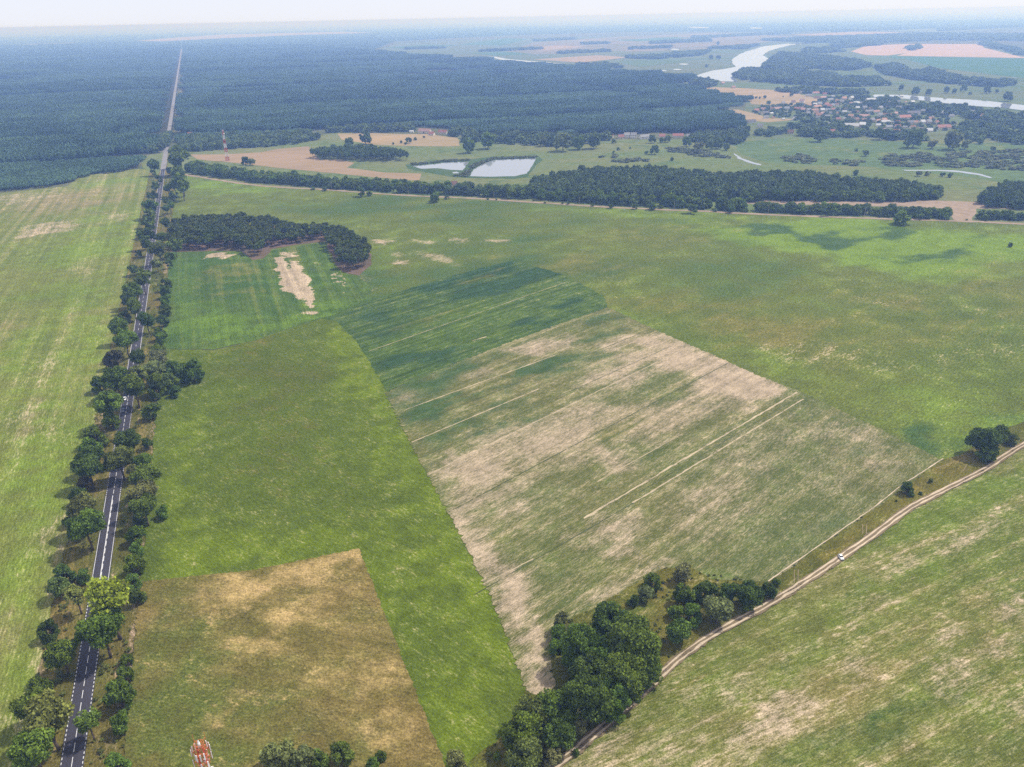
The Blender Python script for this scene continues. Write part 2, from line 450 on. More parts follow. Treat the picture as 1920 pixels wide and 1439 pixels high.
# 1 field left of the road
p = edge(-17, -17, near(-140), 900) + edge(-17, -20, 900, 318) + [tuple(G(*q)) for q in ((262, 317), (200, 324), (152, 331), (125, 350), (0, 363), (-500, 425), (-1300, 900), (-1300, 1800))]
sheet('roadside_field', p, Z2, M_F1, 5.0, {
    'lush': lst((EL(95, 480, 110, 26, -8), 40, .7), (EL(190, 430, 60, 50, 0), 30, .6), (EL(60, 600, 90, 50, -60), 25, .7), (EL(100, 850, 30, 130, 12), 12, .75), (EL(20, 930, 40, 120, 10), 10, .55), (EL(60, 1110, 35, 90, 14), 8, .8), (EL(25, 1290, 22, 90, 12), 6, .85), (EL(130, 700, 30, 60, 10), 15, .6), (EL(215, 350, 70, 20, 0), 30, .55), (EL(150, 640, 16, 120, 14), 10, .7), (EL(40, 700, 14, 110, 22), 10, .7), (EL(90, 1250, 10, 120, 12), 5, .7), (EL(110, 900, 12, 120, 12), 7, .7)),
    'dark': lst((EL(150, 400, 120, 16, -6), 50, .35), (EL(120, 560, 90, 40, -10), 30, .4), (EL(70, 970, 50, 60, 10), 15, .4), (EL(30, 780, 50, 60, 20), 20, .3)),
    'dry': lst((EL(150, 380, 110, 18, 0), 40, .45), (EL(30, 620, 60, 40, -50), 20, .5), (EL(130, 740, 30, 70, 15), 12, .45), (EL(20, 1180, 14, 80, 14), 6, .6), (EL(60, 390, 70, 28, 0), 40, .5), (EL(110, 1010, 22, 50, 18), 8, .55)),
    'bare': lst((EL(85, 430, 34, 11, -6), 14, .72), (EL(40, 372, 50, 8, -4), 20, .45), (EL(205, 409, 24, 7, 0), 12, .5), (EL(40, 790, 10, 45, 30), 8, .42), (EL(88, 815, 18, 24, 10), 10, .45), (EL(75, 690, 9, 45, 25), 8, .42), (EL(165, 500, 10, 22, 40), 10, .42), (EL(95, 1010, 10, 40, 22), 5, .6), (EL(66, 1270, 5, 60, 12), 3, .6), (EL(12, 1350, 12, 40, 12), 4, .5)),
}, jit=0.5)

# 7 wide pasture behind everything on the right of the road
p = edge(19, 20, 490, 326) + [tuple(G(*q)) for q in ((480, 349), (620, 358), (830, 372), (1160, 391), (1440, 403), (1800, 415), (1920, 421), (2500, 448), (2500, 640), (1930, 800), (1860, 840), (1770, 868), (1480, 780), (1100, 640), (900, 700), (560, 650), (330, 640))]
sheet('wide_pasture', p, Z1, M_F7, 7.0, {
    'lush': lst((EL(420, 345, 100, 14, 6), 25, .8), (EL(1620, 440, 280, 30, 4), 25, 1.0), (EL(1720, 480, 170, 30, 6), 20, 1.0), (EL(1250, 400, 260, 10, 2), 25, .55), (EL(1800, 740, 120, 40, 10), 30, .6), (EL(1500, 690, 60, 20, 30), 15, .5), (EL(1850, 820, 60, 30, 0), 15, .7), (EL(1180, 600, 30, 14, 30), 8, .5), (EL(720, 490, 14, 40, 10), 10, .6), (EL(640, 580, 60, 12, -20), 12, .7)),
    'dark': lst((EL(1440, 428, 44, 9, -4), 8, .95), (EL(1530, 445, 66, 14, 0), 10, 1.0), (EL(1650, 427, 26, 6, -8), 10, .6), (EL(1600, 448, 30, 6, -10), 10, .6), (EL(1680, 440, 54, 7, -8), 8, .85), (EL(1740, 480, 54, 9, -12), 8, .9), (EL(1660, 476, 30, 9, -25), 10, .5), (EL(1340, 510, 120, 42, 5), 60, .6), (EL(760, 385, 260, 20, 3), 40, .62), (EL(1010, 420, 160, 18, 0), 40, .5), (EL(1860, 770, 60, 20, 0), 20, .6), (EL(1740, 830, 60, 24, 20), 10, .9), (EL(850, 470, 120, 28, -6), 30, .5), (EL(890, 545, 290, 52, -14), 30, .75), (EL(1255, 415, 40, 7, 0), 12, .5), (EL(1810, 455, 8, 55, 35), 5, .6)),  # darker colour by patches, one of them broad and very soft
    'dry': lst((EL(1330, 590, 180, 26, 8), 40, .6), (EL(1250, 440, 110, 14, 4), 40, .45), (EL(1500, 650, 110, 30, 15), 30, .45), (EL(1650, 560, 60, 14, 0), 25, .5), (EL(1800, 600, 120, 30, 5), 40, .45), (EL(1080, 500, 110, 26, 6), 30, .5), (EL(1900, 540, 60, 40, 0), 40, .5), (EL(1420, 620, 90, 14, 8), 20, .6)),
    'bare': lst((EL(717, 455, 15, 6, 0), 5, .75), (EL(800, 453, 18, 5, 4), 5, .62), (EL(858, 452, 30, 4, 2), 5, .55), (EL(930, 452, 20, 4, 2), 4, .75), (EL(742, 477, 16, 3, 3), 4, .6), (EL(748, 493, 15, 5, -2), 4, .8), (EL(815, 483, 32, 6, 14), 5, .62), (EL(860, 498, 10, 3, 0), 4, .5), (EL(670, 525, 22, 7, -20), 5, .62), (EL(690, 548, 14, 5, 0), 5, .5), (EL(1650, 562, 24, 9, 0), 14, .34), (EL(1840, 588, 26, 6, 5), 12, .30), (EL(1470, 660, 50, 12, 12), 20, .28), (EL(1130, 520, 30, 6, 8), 10, .32), (EL(1600, 670, 60, 14, 10), 20, .28), (EL(1850, 660, 60, 14, -20), 20, .28)),
})

# 4 young crop below the pine wood
p = edge(18, 19, 662, 478) + [tuple(G(*q)) for q in ((400, 472), (455, 473), (475, 490), (493, 487), (509, 470), (560, 462), (608, 455), (622, 492), (642, 514), (672, 521), (700, 540), (690, 562), (625, 592), (600, 597), (540, 617), (480, 638), (400, 656))]
sheet('young_crop_field', p, Z2, M_F4, 4.0, {
    'lush': lst((EL(400, 620, 90, 30, -12), 20, .75), (EL(402, 570, 7, 60, 6), 5, .6), (EL(346, 560, 7, 50, 3), 5, .5), (EL(560, 590, 70, 12, -20), 10, .8), (EL(350, 490, 30, 8, 0), 8, .4), (EL(600, 500, 20, 40, 30), 10, .4)),
    'dark': lst((EL(360, 520, 40, 60, 0), 25, .5), (EL(470, 560, 60, 50, 0), 25, .4)),
    'dry': lst((EL(440, 512, 50, 10, 0), 15, .5), (EL(460, 550, 40, 6, 0), 12, .45), (EL(395, 520, 8, 60, 5), 6, .4), (EL(540, 480, 20, 16, 0), 10, .4)),
    'bare': lst((EL(417, 479, 26, 6, 0), 6, .75), (EL(445, 511, 12, 4, 0), 8, .5), (EL(534, 478, 20, 6, 0), 5, .6), ([(508, 485), (530, 484), (538, 498), (552, 522), (566, 545), (563, 560), (558, 568), (545, 560), (530, 540), (522, 510)], 3, 1.0), ([(542, 488), (560, 490), (566, 508), (578, 530), (592, 560), (592, 580), (580, 578), (570, 560), (556, 535), (546, 505)], 3, .95), (EL(586, 587, 9, 4, 0), 3, .8), (EL(560, 588, 14, 4, -20), 4, .55), ([(618, 510), (632, 515), (642, 535), (656, 552), (650, 556), (636, 540), (622, 522)], 4, .75), (EL(592, 495, 8, 7, 0), 4, .5)),
}, jit=0.4)

# 5 dark striped crop
p = GP(((612, 599), (700, 563), (820, 525), (962, 489), (1055, 515), (1132, 556), (1142, 579), (1040, 612), (925, 656), (800, 706), (722, 738), (700, 716), (660, 646)))
sheet('striped_crop_field', p, Z2, M_F5, 3.5, {
    'lush': lst((EL(830, 620, 120, 26, -20), 12, .6), (EL(1000, 590, 120, 14, -16), 10, .6), (EL(1090, 545, 40, 16, 0), 10, .5)),
    'dark': lst((EL(690, 590, 50, 12, -14), 8, .75), (EL(860, 520, 140, 14, -16), 8, .8), (EL(960, 535, 130, 18, -17), 8, .75), (EL(980, 605, 60, 10, -8), 6, .8), (EL(1060, 570, 45, 7, -12), 5, .8), (EL(760, 680, 90, 20, -14), 10, .75), (EL(730, 620, 60, 16, -20), 8, .6)),
    'dry': lst((EL(900, 520, 60, 4, -16), 4, .5), (EL(800, 600, 90, 6, -16), 6, .4)),
}, jit=0.8)

# 6 patchy crop with bare soil
p = GP(((722, 737), (800, 706), (925, 655), (1040, 612), (1141, 578), (1240, 625), (1330, 664), (1420, 705), (1500, 736), (1640, 801), (1768, 866), (1680, 930), (1560, 1012), (1462, 1082), (1440, 1094), (1335, 1090), (1292, 1066), (1240, 1070), (1190, 1099), (1120, 1140), (1080, 1157), (1038, 1180), (1036, 1250), (1042, 1288), (1022, 1312), (985, 1296), (970, 1250), (945, 1180), (900, 1080), (850, 980), (800, 890), (760, 815)))
sheet('patchy_crop_field', p, Z5 + 0.1, M_F6, 2.6, {
    'lush': lst((EL(1410, 790, 24, 8, -25), 5, .6), (EL(1310, 1075, 60, 16, 10), 6, .75), (EL(1035, 1045, 18, 10, -30), 4, .75), (EL(1320, 885, 30, 8, -20), 6, .4)),
    'dark': lst((EL(790, 730, 100, 22, -18), 14, .72), (EL(770, 775, 40, 26, -20), 14, .6), (EL(870, 700, 120, 12, -18), 10, .65), (EL(1000, 690, 70, 10, -10), 6, .7), (EL(900, 735, 110, 9, -22), 7, .7), (EL(900, 790, 130, 10, -24), 7, .75), (EL(1080, 680, 70, 9, -20), 7, .7), (EL(800, 770, 60, 14, -20), 5, .7), (EL(1130, 600, 50, 9, -10), 5, .65), (EL(1120, 630, 60, 7, -14), 4, .65), (EL(960, 800, 60, 8, -25), 4, .7), (EL(1180, 1120, 90, 8, -25), 3, .55), (EL(1620, 940, 150, 34, -33), 22, .52), (EL(1450, 1035, 110, 34, -20), 22, .52), (EL(1560, 860, 60, 14, -20), 8, .5), (EL(1050, 1100, 40, 14, -25), 5, .5), (EL(880, 930, 12, 30, -20), 4, .3)),
    'dry': lst((EL(1250, 800, 220, 40, -28), 15, .35),),
    'bare': lst((0.17,), (EL(1330, 690, 120, 34, 26), 10, .80), (EL(1210, 690, 90, 22, -18), 8, .62), (EL(1390, 725, 50, 24, 10), 8, .95), (EL(1020, 650, 60, 12, -6), 5, .62), (EL(1015, 660, 22, 10, 20), 4, .7), (EL(1000, 830, 180, 40, -26), 15, .50), (EL(1090, 820, 90, 26, -25), 10, .56), (EL(1120, 860, 30, 40, -30), 6, .55), (EL(880, 880, 70, 24, -28), 8, .54), (EL(960, 930, 100, 30, -28), 10, .52), (EL(890, 1000, 22, 60, -24), 5, .62), (EL(930, 1080, 30, 70, -24), 5, .74), (EL(960, 1130, 40, 40, -24), 5, .70), (EL(1005, 1230, 24, 60, -10), 4, .80), (EL(1020, 1290, 24, 20, 0), 3, .95), (EL(1130, 990, 60, 22, -25), 6, .56), (EL(1160, 1020, 34, 20, 0), 5, .56), (EL(1390, 900, 60, 26, -25), 16, .38), (EL(1340, 950, 60, 26, -25), 16, .36), (EL(1480, 830, 80, 20, -10), 16, .34), (EL(1580, 810, 50, 12, 10), 8, .40), (EL(1660, 870, 50, 12, 10), 8, .36), (EL(1230, 1065, 40, 6, -25), 3, .62), (EL(1140, 1110, 40, 5, -25), 3, .55), (EL(760, 745, 30, 8, -18), 4, .5), (EL(900, 700, 40, 10, -10), 5, .48), (EL(1490, 1068, 40, 3, -33), 1.5, .7), (EL(1200, 640, 70, 10, -10), 5, .55), (EL(840, 870, 30, 12, -30), 4, .6), (EL(1290, 760, 120, 30, -26), 10, .52), (EL(1600, 900, 60, 20, -20), 14, .26)),
}, jit=0.55, step=1.3)

# 3 green meadow
p = edge(16.5, 18, 1122, 662) + [tuple(G(*q)) for q in ((400, 658), (480, 640), (540, 619), (604, 598), (628, 603), (668, 640), (712, 712), (730, 745), (760, 800), (815, 890), (865, 980), (915, 1080), (960, 1180), (992, 1260), (1004, 1305), (980, 1352), (930, 1400), (960, 1480), (960, 1800), (880, 1800), (820, 1445), (748, 1263), (676, 1082), (662, 1042), (472, 1084))]
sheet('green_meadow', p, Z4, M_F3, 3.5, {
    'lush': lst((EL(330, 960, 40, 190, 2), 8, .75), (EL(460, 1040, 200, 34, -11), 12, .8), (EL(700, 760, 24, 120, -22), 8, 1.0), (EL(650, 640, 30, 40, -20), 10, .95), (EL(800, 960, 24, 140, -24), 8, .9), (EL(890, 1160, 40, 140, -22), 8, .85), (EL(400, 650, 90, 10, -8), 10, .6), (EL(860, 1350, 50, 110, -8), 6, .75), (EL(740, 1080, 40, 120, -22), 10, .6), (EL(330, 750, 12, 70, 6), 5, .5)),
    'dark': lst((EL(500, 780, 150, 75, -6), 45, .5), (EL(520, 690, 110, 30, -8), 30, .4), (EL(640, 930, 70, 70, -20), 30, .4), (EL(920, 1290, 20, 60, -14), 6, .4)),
    'dry': lst((EL(480, 850, 120, 40, -6), 35, .25), (EL(470, 650, 60, 8, -14), 8, .5), (EL(560, 760, 60, 40, 0), 25, .22)),
}, jit=0.5)

# 2 dry brown field
p = edge(15.0, 16.0, near(-140), 1110) + [tuple(G(*q)) for q in ((470, 1071), (673, 1030), (691, 1076), (764, 1259), (836, 1441), (900, 1800))]
sheet('dry_field', p, Z5, M_F2, 3.0, {
    'lush': lst((EL(290, 1290, 50, 160, 4), 14, .85), (EL(420, 1260, 70, 45, 0), 16, .45), (EL(340, 1400, 80, 55, 0), 14, .75), (EL(580, 1400, 180, 45, 0), 14, .55), (EL(560, 1260, 60, 30, 0), 14, .35)),
    'dark': lst((EL(330, 1150, 70, 30, -12), 8, .4), (EL(640, 1370, 80, 40, 0), 8, .55), (EL(720, 1340, 30, 90, -24), 6, .45), (EL(480, 1330, 80, 40, 0), 10, .4), (EL(690, 1180, 20, 70, -24), 5, .4)),
    'dry': lst((EL(480, 1100, 160, 26, -12), 8, .72), (EL(640, 1050, 40, 22, -10), 6, .7), (EL(430, 1150, 60, 26, -6), 8, .66), (EL(560, 1140, 70, 30, -10), 8, .62), (EL(480, 1210, 60, 14, -10), 6, .6), (EL(330, 1345, 16, 10, 0), 4, .6), (EL(400, 1365, 12, 12, 0), 3, .75), (EL(700, 1280, 40, 60, -24), 8, .6), (EL(760, 1370, 40, 40, 0), 6, .7), (EL(510, 1370, 14, 8, 0), 4, .6), (EL(600, 1270, 50, 16, 0), 6, .5), (EL(430, 1340, 12, 10, 0), 4, .55), (EL(720, 1390, 30, 5, -30), 2, .8)),
    'bare': lst((EL(560, 1085, 80, 10, -10), 6, .40), (EL(430, 1160, 30, 10, -6), 5, .42), (EL(403, 1363, 8, 9, 0), 3, .5), (EL(640, 1045, 30, 10, -10), 4, .4)),
}, jit=0.25, step=1.2)

# 8 streaky field beyond the dirt track
TRACK = [(2300, 640), (2080, 755), (1920, 835), (1850, 880), (1770, 921), (1705, 955), (1640, 1003), (1572, 1050), (1500, 1098), (1420, 1147), (1340, 1190), (1270, 1240), (1200, 1306), (1110, 1384), (1040, 1440), (930, 1520), (760, 1640)]
TRACK_L = smooth_line([G(*q) for q in TRACK], 8)
def offs(line, d):
    o = []
    for i, p_ in enumerate(line):
        t_ = line[min(i + 1, len(line) - 1)] - line[max(i - 1, 0)]; t_ = t_ / np.linalg.norm(t_)
        o.append(p_ + np.array([t_[1], -t_[0]]) * d)
    return o
# (line runs from far to near: its left side is the field beyond the track)
p = [tuple(q) for q in offs(TRACK_L, -1.2)] + [tuple(G(*q)) for q in ((760, 1900), (2900, 1900), (2900, 640))]
sheet('streaky_field', p, Z3, M_F8, 3.2, {
    'lush': lst((EL(1780, 960, 120, 26, -30), 8, .85), (EL(1680, 1080, 110, 24, -25), 8, .75), (EL(1540, 1180, 70, 20, -25), 6, .6), (EL(1500, 1260, 110, 14, -30), 5, .7), (EL(1770, 1320, 60, 20, -25), 6, .7), (EL(1890, 1280, 50, 20, -20), 6, .6), (EL(1740, 1150, 60, 10, -20), 5, .5), (EL(1330, 1300, 60, 14, -40), 4, .5), (EL(1900, 900, 50, 20, -30), 6, .7)),
    'dark': lst((EL(1600, 1100, 40, 16, -30), 5, .6), (EL(1480, 1230, 70, 14, -30), 5, .55), (EL(1720, 1330, 110, 20, -25), 5, .65), (EL(1480, 1400, 120, 26, -15), 6, .6), (EL(1620, 1360, 80, 24, -15), 6, .55), (EL(1860, 1420, 90, 26, -10), 6, .6), (EL(1250, 1395, 60, 10, -30), 4, .55), (EL(1430, 1150, 60, 14, -34), 5, .45), (EL(1330, 1330, 60, 10, -34), 4, .5), (EL(1700, 1220, 60, 8, -25), 4, .4)),
    'dry': lst((EL(1720, 1200, 140, 16, -25), 6, .55), (EL(1560, 1290, 120, 18, -24), 6, .5), (EL(1880, 1200, 60, 60, -20), 10, .5), (EL(1300, 1280, 50, 8, -38), 3, .5), (EL(1500, 1330, 120, 16, -20), 6, .45)),
    'bare': lst((0.12,), (EL(1895, 1140, 34, 14, -30), 4, .75), (EL(1780, 1190, 30, 8, -30), 3, .65), (EL(1880, 1215, 40, 9, -25), 3, .6), (EL(1790, 1250, 40, 10, -25), 4, .62), (EL(1610, 1247, 22, 10, -20), 4, .62), (EL(1480, 1335, 50, 20, -10), 5, .72), (EL(1420, 1385, 50, 14, -20), 5, .66), (EL(1800, 1290, 50, 8, -20), 4, .55), (EL(1840, 1000, 40, 6, -30), 3, .6), (EL(1790, 1022, 30, 7, -34), 3, .55), (EL(1870, 958, 16, 4, -34), 2, .7), (EL(1300, 1300, 20, 6, -35), 2, .65), (EL(1130, 1410, 60, 7, -35), 2, .62), (EL(1690, 1060, 40, 7, -25), 4, .45), (EL(1380, 1290, 30, 8, -30), 4, .45), (EL(1270, 1420, 50, 10, -25), 4, .5), (EL(1905, 1330, 30, 10, -20), 4, .6), (EL(1630, 1130, 40, 8, -25), 4, .42)),
}, jit=0.5)

# rough grass strip with the copse, between patchy field and track
p = [tuple(q) for q in offs(TRACK_L, 1.0)] + [tuple(G(*q)) for q in ((900, 1900), (850, 1500), (880, 1430), (930, 1395), (960, 1350), (985, 1298), (1022, 1312), (1042, 1288), (1034, 1250), (1036, 1180), (1080, 1156), (1120, 1139), (1190, 1098), (1240, 1069), (1292, 1064), (1335, 1089), (1440, 1093), (1462, 1081), (1560, 1011), (1680, 929), (1768, 864), (1800, 856), (1860, 815), (1930, 790), (2060, 730), (2260, 640))]
sheet('grass_strip', p, Z5 + 0.18, M_STRIP, 3.0, {
    'lush': lst((EL(1210, 1150, 50, 18, -40), 5, .8), (EL(1190, 1115, 60, 10, -30), 4, .5), (EL(900, 1440, 40, 20, 0), 4, .8), (EL(1040, 1200, 16, 40, 0), 3, .7), (EL(1400, 1150, 20, 8, 0), 3, .5)),
    'dark': lst((EL(1130, 1260, 110, 90, -20), 8, .6),),
    'dry': lst((EL(1240, 1120, 12, 50, 20), 4, .6), (EL(1560, 1035, 60, 10, -32), 3, .5), (EL(1800, 870, 50, 14, -25), 4, .6), (EL(1720, 930, 40, 12, -30), 4, .6)),
    'bare': lst((EL(1810, 868, 26, 2, -30), 1, .4),),
}, jit=0.3)

# road verges
for side, a in ((-1, -20.5), (1, 21.0)):
    t0, t1 = (a, -3.0) if side < 0 else (3.0, a)
    ss = np.concatenate([np.linspace(-140, 420, 40), np.linspace(440, 1420, 30)])
    poly = [RP(s_, t0) for s_ in ss] + [RP(s_, t1) for s_ in ss[::-1]]
    # the lower sheet under both neighbours, so that their edges cut it
    bare = [(EL(75 if side < 0 else 243, 1260, 5, 90, 12), 2, .75), (EL(104, 1000, 7, 60, 16), 3, .7), (EL(250, 1230, 5, 140, 8), 2, .6), (EL(232, 1240, 7, 30, 20), 3, .55), (EL(265, 1000, 3, 120, 5), 2, .6), (EL(195, 790, 8, 40, 25), 4, .6), (EL(290, 820, 4, 90, 3), 2, .6), (EL(205, 690, 10, 26, 15), 5, .6), (EL(316, 600, 3, 120, 3), 3, .6), (EL(195, 1400, 6, 40, 12), 2, .6), (EL(240, 1110, 6, 24, 0), 2, .6)]
    sheet('verge', poly, 0.06, M_VERGE, 3.5, {
        'bare': bare, 'dry': [(EL(118, 1150, 18, 90, 12), 4, .55), (EL(207, 1270, 10, 60, 12), 3, .6), (EL(190, 860, 12, 60, 12), 5, .5), (EL(275, 840, 12, 40, 0), 4, .5)],
        'lush': [(EL(183, 1290, 5, 80, 10), 2, .7), (EL(225, 1010, 6, 120, 9), 2, .75), (EL(290, 560, 8, 90, 6), 4, .7), (EL(120, 1300, 8, 60, 12), 3, .5), (EL(185, 970, 8, 90, 10), 3, .6), (EL(250, 600, 10, 60, 10), 5, .6), (EL(268, 495, 10, 30, 5), 5, .6)]})

# ------------------------------------------------------------------ main road with its paint
def road_mat():
    t = NT('asphalt')
    n1 = t.noise(0.05, 4, 0.6, vec=t.mapping(ROAD_ANG, (30, 1, 1))); n2 = t.noise(2.5, 3, 0.7)
    c = t.mix(t.ramp01(n1, 0.35, 0.65), (0.040, 0.037, 0.047), (0.058, 0.053, 0.063))
    return t.done(t.principled(t.scale_col(c, t.lin(n2, 0.3, 0.7, 0.85, 1.15)), 0.85, None, 0, 0.3))
M_ROAD = road_mat()
def oldroad_mat():
    t = NT('pale_asphalt')
    n2 = t.noise(0.06, 3, 0.7)
    return t.done(t.principled(t.scale_col((0.20, 0.185, 0.18), t.lin(n2, 0.3, 0.7, 0.8, 1.2)), 0.85, None, 0, 0.3))
M_ROAD2 = oldroad_mat()
def paint_mat():
    t = NT('road_paint')
    n2 = t.noise(1.2, 3, 0.7)
    return t.done(t.principled(t.scale_col((0.72, 0.71, 0.70), t.lin(n2, 0.3, 0.75, 0.75, 1.05)), 0.6, None, 0, 0.3))
M_PAINT = paint_mat()
SEND = s_at(318)
road = tag(ribbon('road', [RP(s_, 0) for s_ in np.concatenate([np.linspace(-140, 700, 60), np.linspace(720, SEND, 20)])], 7.2, 0.14, M_ROAD, jit=0.05), kind='structure')
far_road = tag(ribbon('forest_road', [RP(s_, 0) for s_ in np.linspace(SEND - 4, s_at(84), 120)], 8.4, 0.16, M_ROAD2), kind='structure')
for sd in (-1, 1):
    tag(ribbon('road_shoulder', [RP(s_, sd * 8.5) for s_ in np.linspace(s_at(262), s_at(84), 80)], 8.6, 0.12, M_VERGE, jit=0.8), kind='structure')
S1, S2, S3, S4 = s_at(1100), s_at(930), s_at(738), s_at(318)   # where the paint pattern changes
dash_me = None
def dash(s0, L, t, w, name, z=0.152):
    vs = [(*RP(s0, t - w / 2), z), (*RP(s0, t + w / 2), z), (*RP(s0 + L, t + w / 2), z), (*RP(s0 + L, t - w / 2), z)]
    return vs
def mesh_of(quads, name):
    m = MB()
    for q in quads: m.add(q, [(0, 1, 2, 3)])
    return m.mesh(name, M_PAINT)
one = {}
def put_dash(s0, L, w=0.16):
    if L not in one: one[L] = mesh_of([dash(0, L, 0, w, 'd')], 'centre_dash')
    o = link('centre_dash', one[L], road)
    p0 = RP(s0, 0); pz = RP(0, 0)
    o.location = (p0[0] - pz[0], p0[1] - pz[1], 0)
s_ = -138.0
while s_ < S1 - 6: put_dash(s_, 4.0, 0.22); s_ += 6.0
s_ = S2 + 2
while s_ < S3 - 6: put_dash(s_, 4.0, 0.22); s_ += 6.0
s_ = S3 + 2
while s_ < 700: put_dash(s_, 4.0, 0.22); s_ += 12.0
rest = []
while s_ < S4: rest.append(dash(s_, 4.0, 0, 0.25, 'd')); s_ += 12.0
tag(link('centre_line', mesh_of(rest, 'centre_line'), road), kind='stuff')
link('centre_line', mesh_of([dash(S1, S2 - S1, -0.12, 0.30, 'l')], 'centre_line'), road)
q = []; s_ = S1
while s_ < S2 - 5: q.append(dash(s_, 4.0, 0.20, 0.26, 'l')); s_ += 6.0
tag(link('centre_line', mesh_of(q, 'centre_line'), road), kind='stuff')
for t_ in (-3.25, 3.25):
    q = []
    for a, b in ((-138, S1), (S2, S3)):
        s_ = a
        while s_ < b - 1: q.append(dash(s_, 1.0, t_, 0.24, 'e')); s_ += 2.0
    tag(link('edge_dashes', mesh_of(q, 'edge_dashes'), road), kind='stuff')
    link('edge_line', mesh_of([dash(S1, S2 - S1, t_, 0.20, 'l')], 'edge_line'), road)
    link('edge_line', mesh_of([dash(S3, S4 - S3, t_, 0.24, 'l')], 'edge_line'), road)
side = tag(ribbon('side_road', [np.array(RP(s_at(284), -4)), G(225, 288), G(100, 290), G(-200, 300)], 5.0, 0.15, M_ROAD2), kind='structure')

# ------------------------------------------------------------------ dirt track and tramlines
def dirt_mat(name, col, gap=0.35):
    t = NT(name)
    n1 = t.noise(0.09, 4, 0.65); n2 = t.noise(1.3, 3, 0.65)
    c = t.scale_col(col, t.math('MULTIPLY', t.lin(n1, 0.3, 0.7, 0.75, 1.15), t.lin(n2, 0.3, 0.7, 0.85, 1.15)))
    b = t.diffuse(c)
    tr = t.n('ShaderNodeBsdfTransparent').outputs[0]
    mx = t.n('ShaderNodeMixShader')
    f = t.ramp01(t.math('ADD', t.math('MULTIPLY', n1, 0.6), t.math('MULTIPLY', n2, 0.4)), gap - 0.06, gap + 0.06)
    t.l(f, mx.inputs[0]); t.l(tr, mx.inputs[1]); t.l(b, mx.inputs[2])
    return t.done(mx.outputs[0])
M_RUT = dirt_mat('rut_sand', (0.50, 0.40, 0.28), 0.33)
M_TRACK = dirt_mat('track_soil', (0.19, 0.145, 0.085), 0.40)
M_TRAM = dirt_mat('tramline_straw', (0.42, 0.34, 0.22), 0.40)
M_TRAMD = dirt_mat('tramline_green', (0.070, 0.085, 0.036), 0.42)
M_PATH = dirt_mat('path_soil', (0.30, 0.225, 0.16), 0.30)
track = tag(ribbon('dirt_track', TRACK_L, 3.7, Z5 + 0.26, M_TRACK, jit=0.25, step=4), kind='structure')
for d in (-0.85, 0.9):
    ribbon('rut', offs(TRACK_L, d), 0.72, Z5 + 0.30, M_RUT, track, jit=0.16, step=3)
pf = bpy.data.objects['patchy_crop_field']; sf5 = bpy.data.objects['striped_crop_field']; gs = bpy.data.objects['grass_strip']
def tram(a, b, w, m, par, z, pts=None):
    L = [G(*q) for q in (pts or (a, b))]
    w *= 0.68; ribbon('tramline', L, w, z, m, par, jit=w * 0.22, step=3)
for a, b, w, m in (((803, 892), (1288, 653), 1.0, M_TRAM), ((842, 962), (1364, 683), 0.9, M_TRAMD), ((1095, 974), (1494, 737), 1.5, M_TRAM), ((1186, 945), (1506, 750), 1.1, M_TRAM),
                   ((890, 1117), (1188, 945), 0.8, M_TRAMD), ((760, 770), (1040, 668), 1.0, M_TRAM), ((772, 831), (1010, 731), 1.0, M_TRAM), ((770, 800), (1200, 627), 0.7, M_TRAMD), ((790, 860), (1260, 650), 0.7, M_TRAMD), ((1120, 905), (1280, 815), 0.6, M_TRAM), ((905, 1098), (1000, 1050), 0.8, M_TRAM), ((1190, 930), (1500, 745), 0.5, M_TRAMD)):
    tram(a, b, w, m, pf, Z5 + 0.13)
for a, b, w, m in (((885, 640), (912, 632), 1.2, M_TRAM), ((705, 700), (1130, 552), 0.7, M_TRAMD), ((690, 660), (1060, 530), 0.7, M_TRAM), ((660, 615), (1000, 500), 0.8, M_TRAMD), ((680, 640), (1035, 515), 0.6, M_TRAMD), ((720, 730), (1140, 577), 0.9, M_TRAMD)):
    tram(a, b, w, m, sf5, Z2 + 0.03)
tram(None, None, 0.7, M_RUT, gs, Z5 + 0.22, [(1440, 1092), (1500, 1050), (1560, 1008), (1640, 952), (1690, 912), (1768, 862)])
for x in (1617, 1624): tram((x, 985), (x, 1003), 0.28, M_PATH, gs, Z5 + 0.22)
for x in (1489, 1496): tram((x, 1070), (x, 1095), 0.28, M_PATH, gs, Z5 + 0.22)
tram(None, None, 0.35, M_PATH, gs, Z5 + 0.22, [(1755, 880), (1790, 868), (1812, 874), (1805, 886)])
# path along the far edge of the pasture, in front of the tree belt
BELT = [(345, 328), (480, 348), (620, 357), (760, 367), (900, 373), (1000, 380), (1160, 390), (1300, 396), (1440, 403), (1600, 409), (1800, 415), (1920, 421), (2400, 443)]
tag(ribbon('field_path', smooth_line([G(*q) for q in BELT], 6), 7.0, Z2 + 0.04, M_PATH, jit=0.8, step=8), kind='structure')

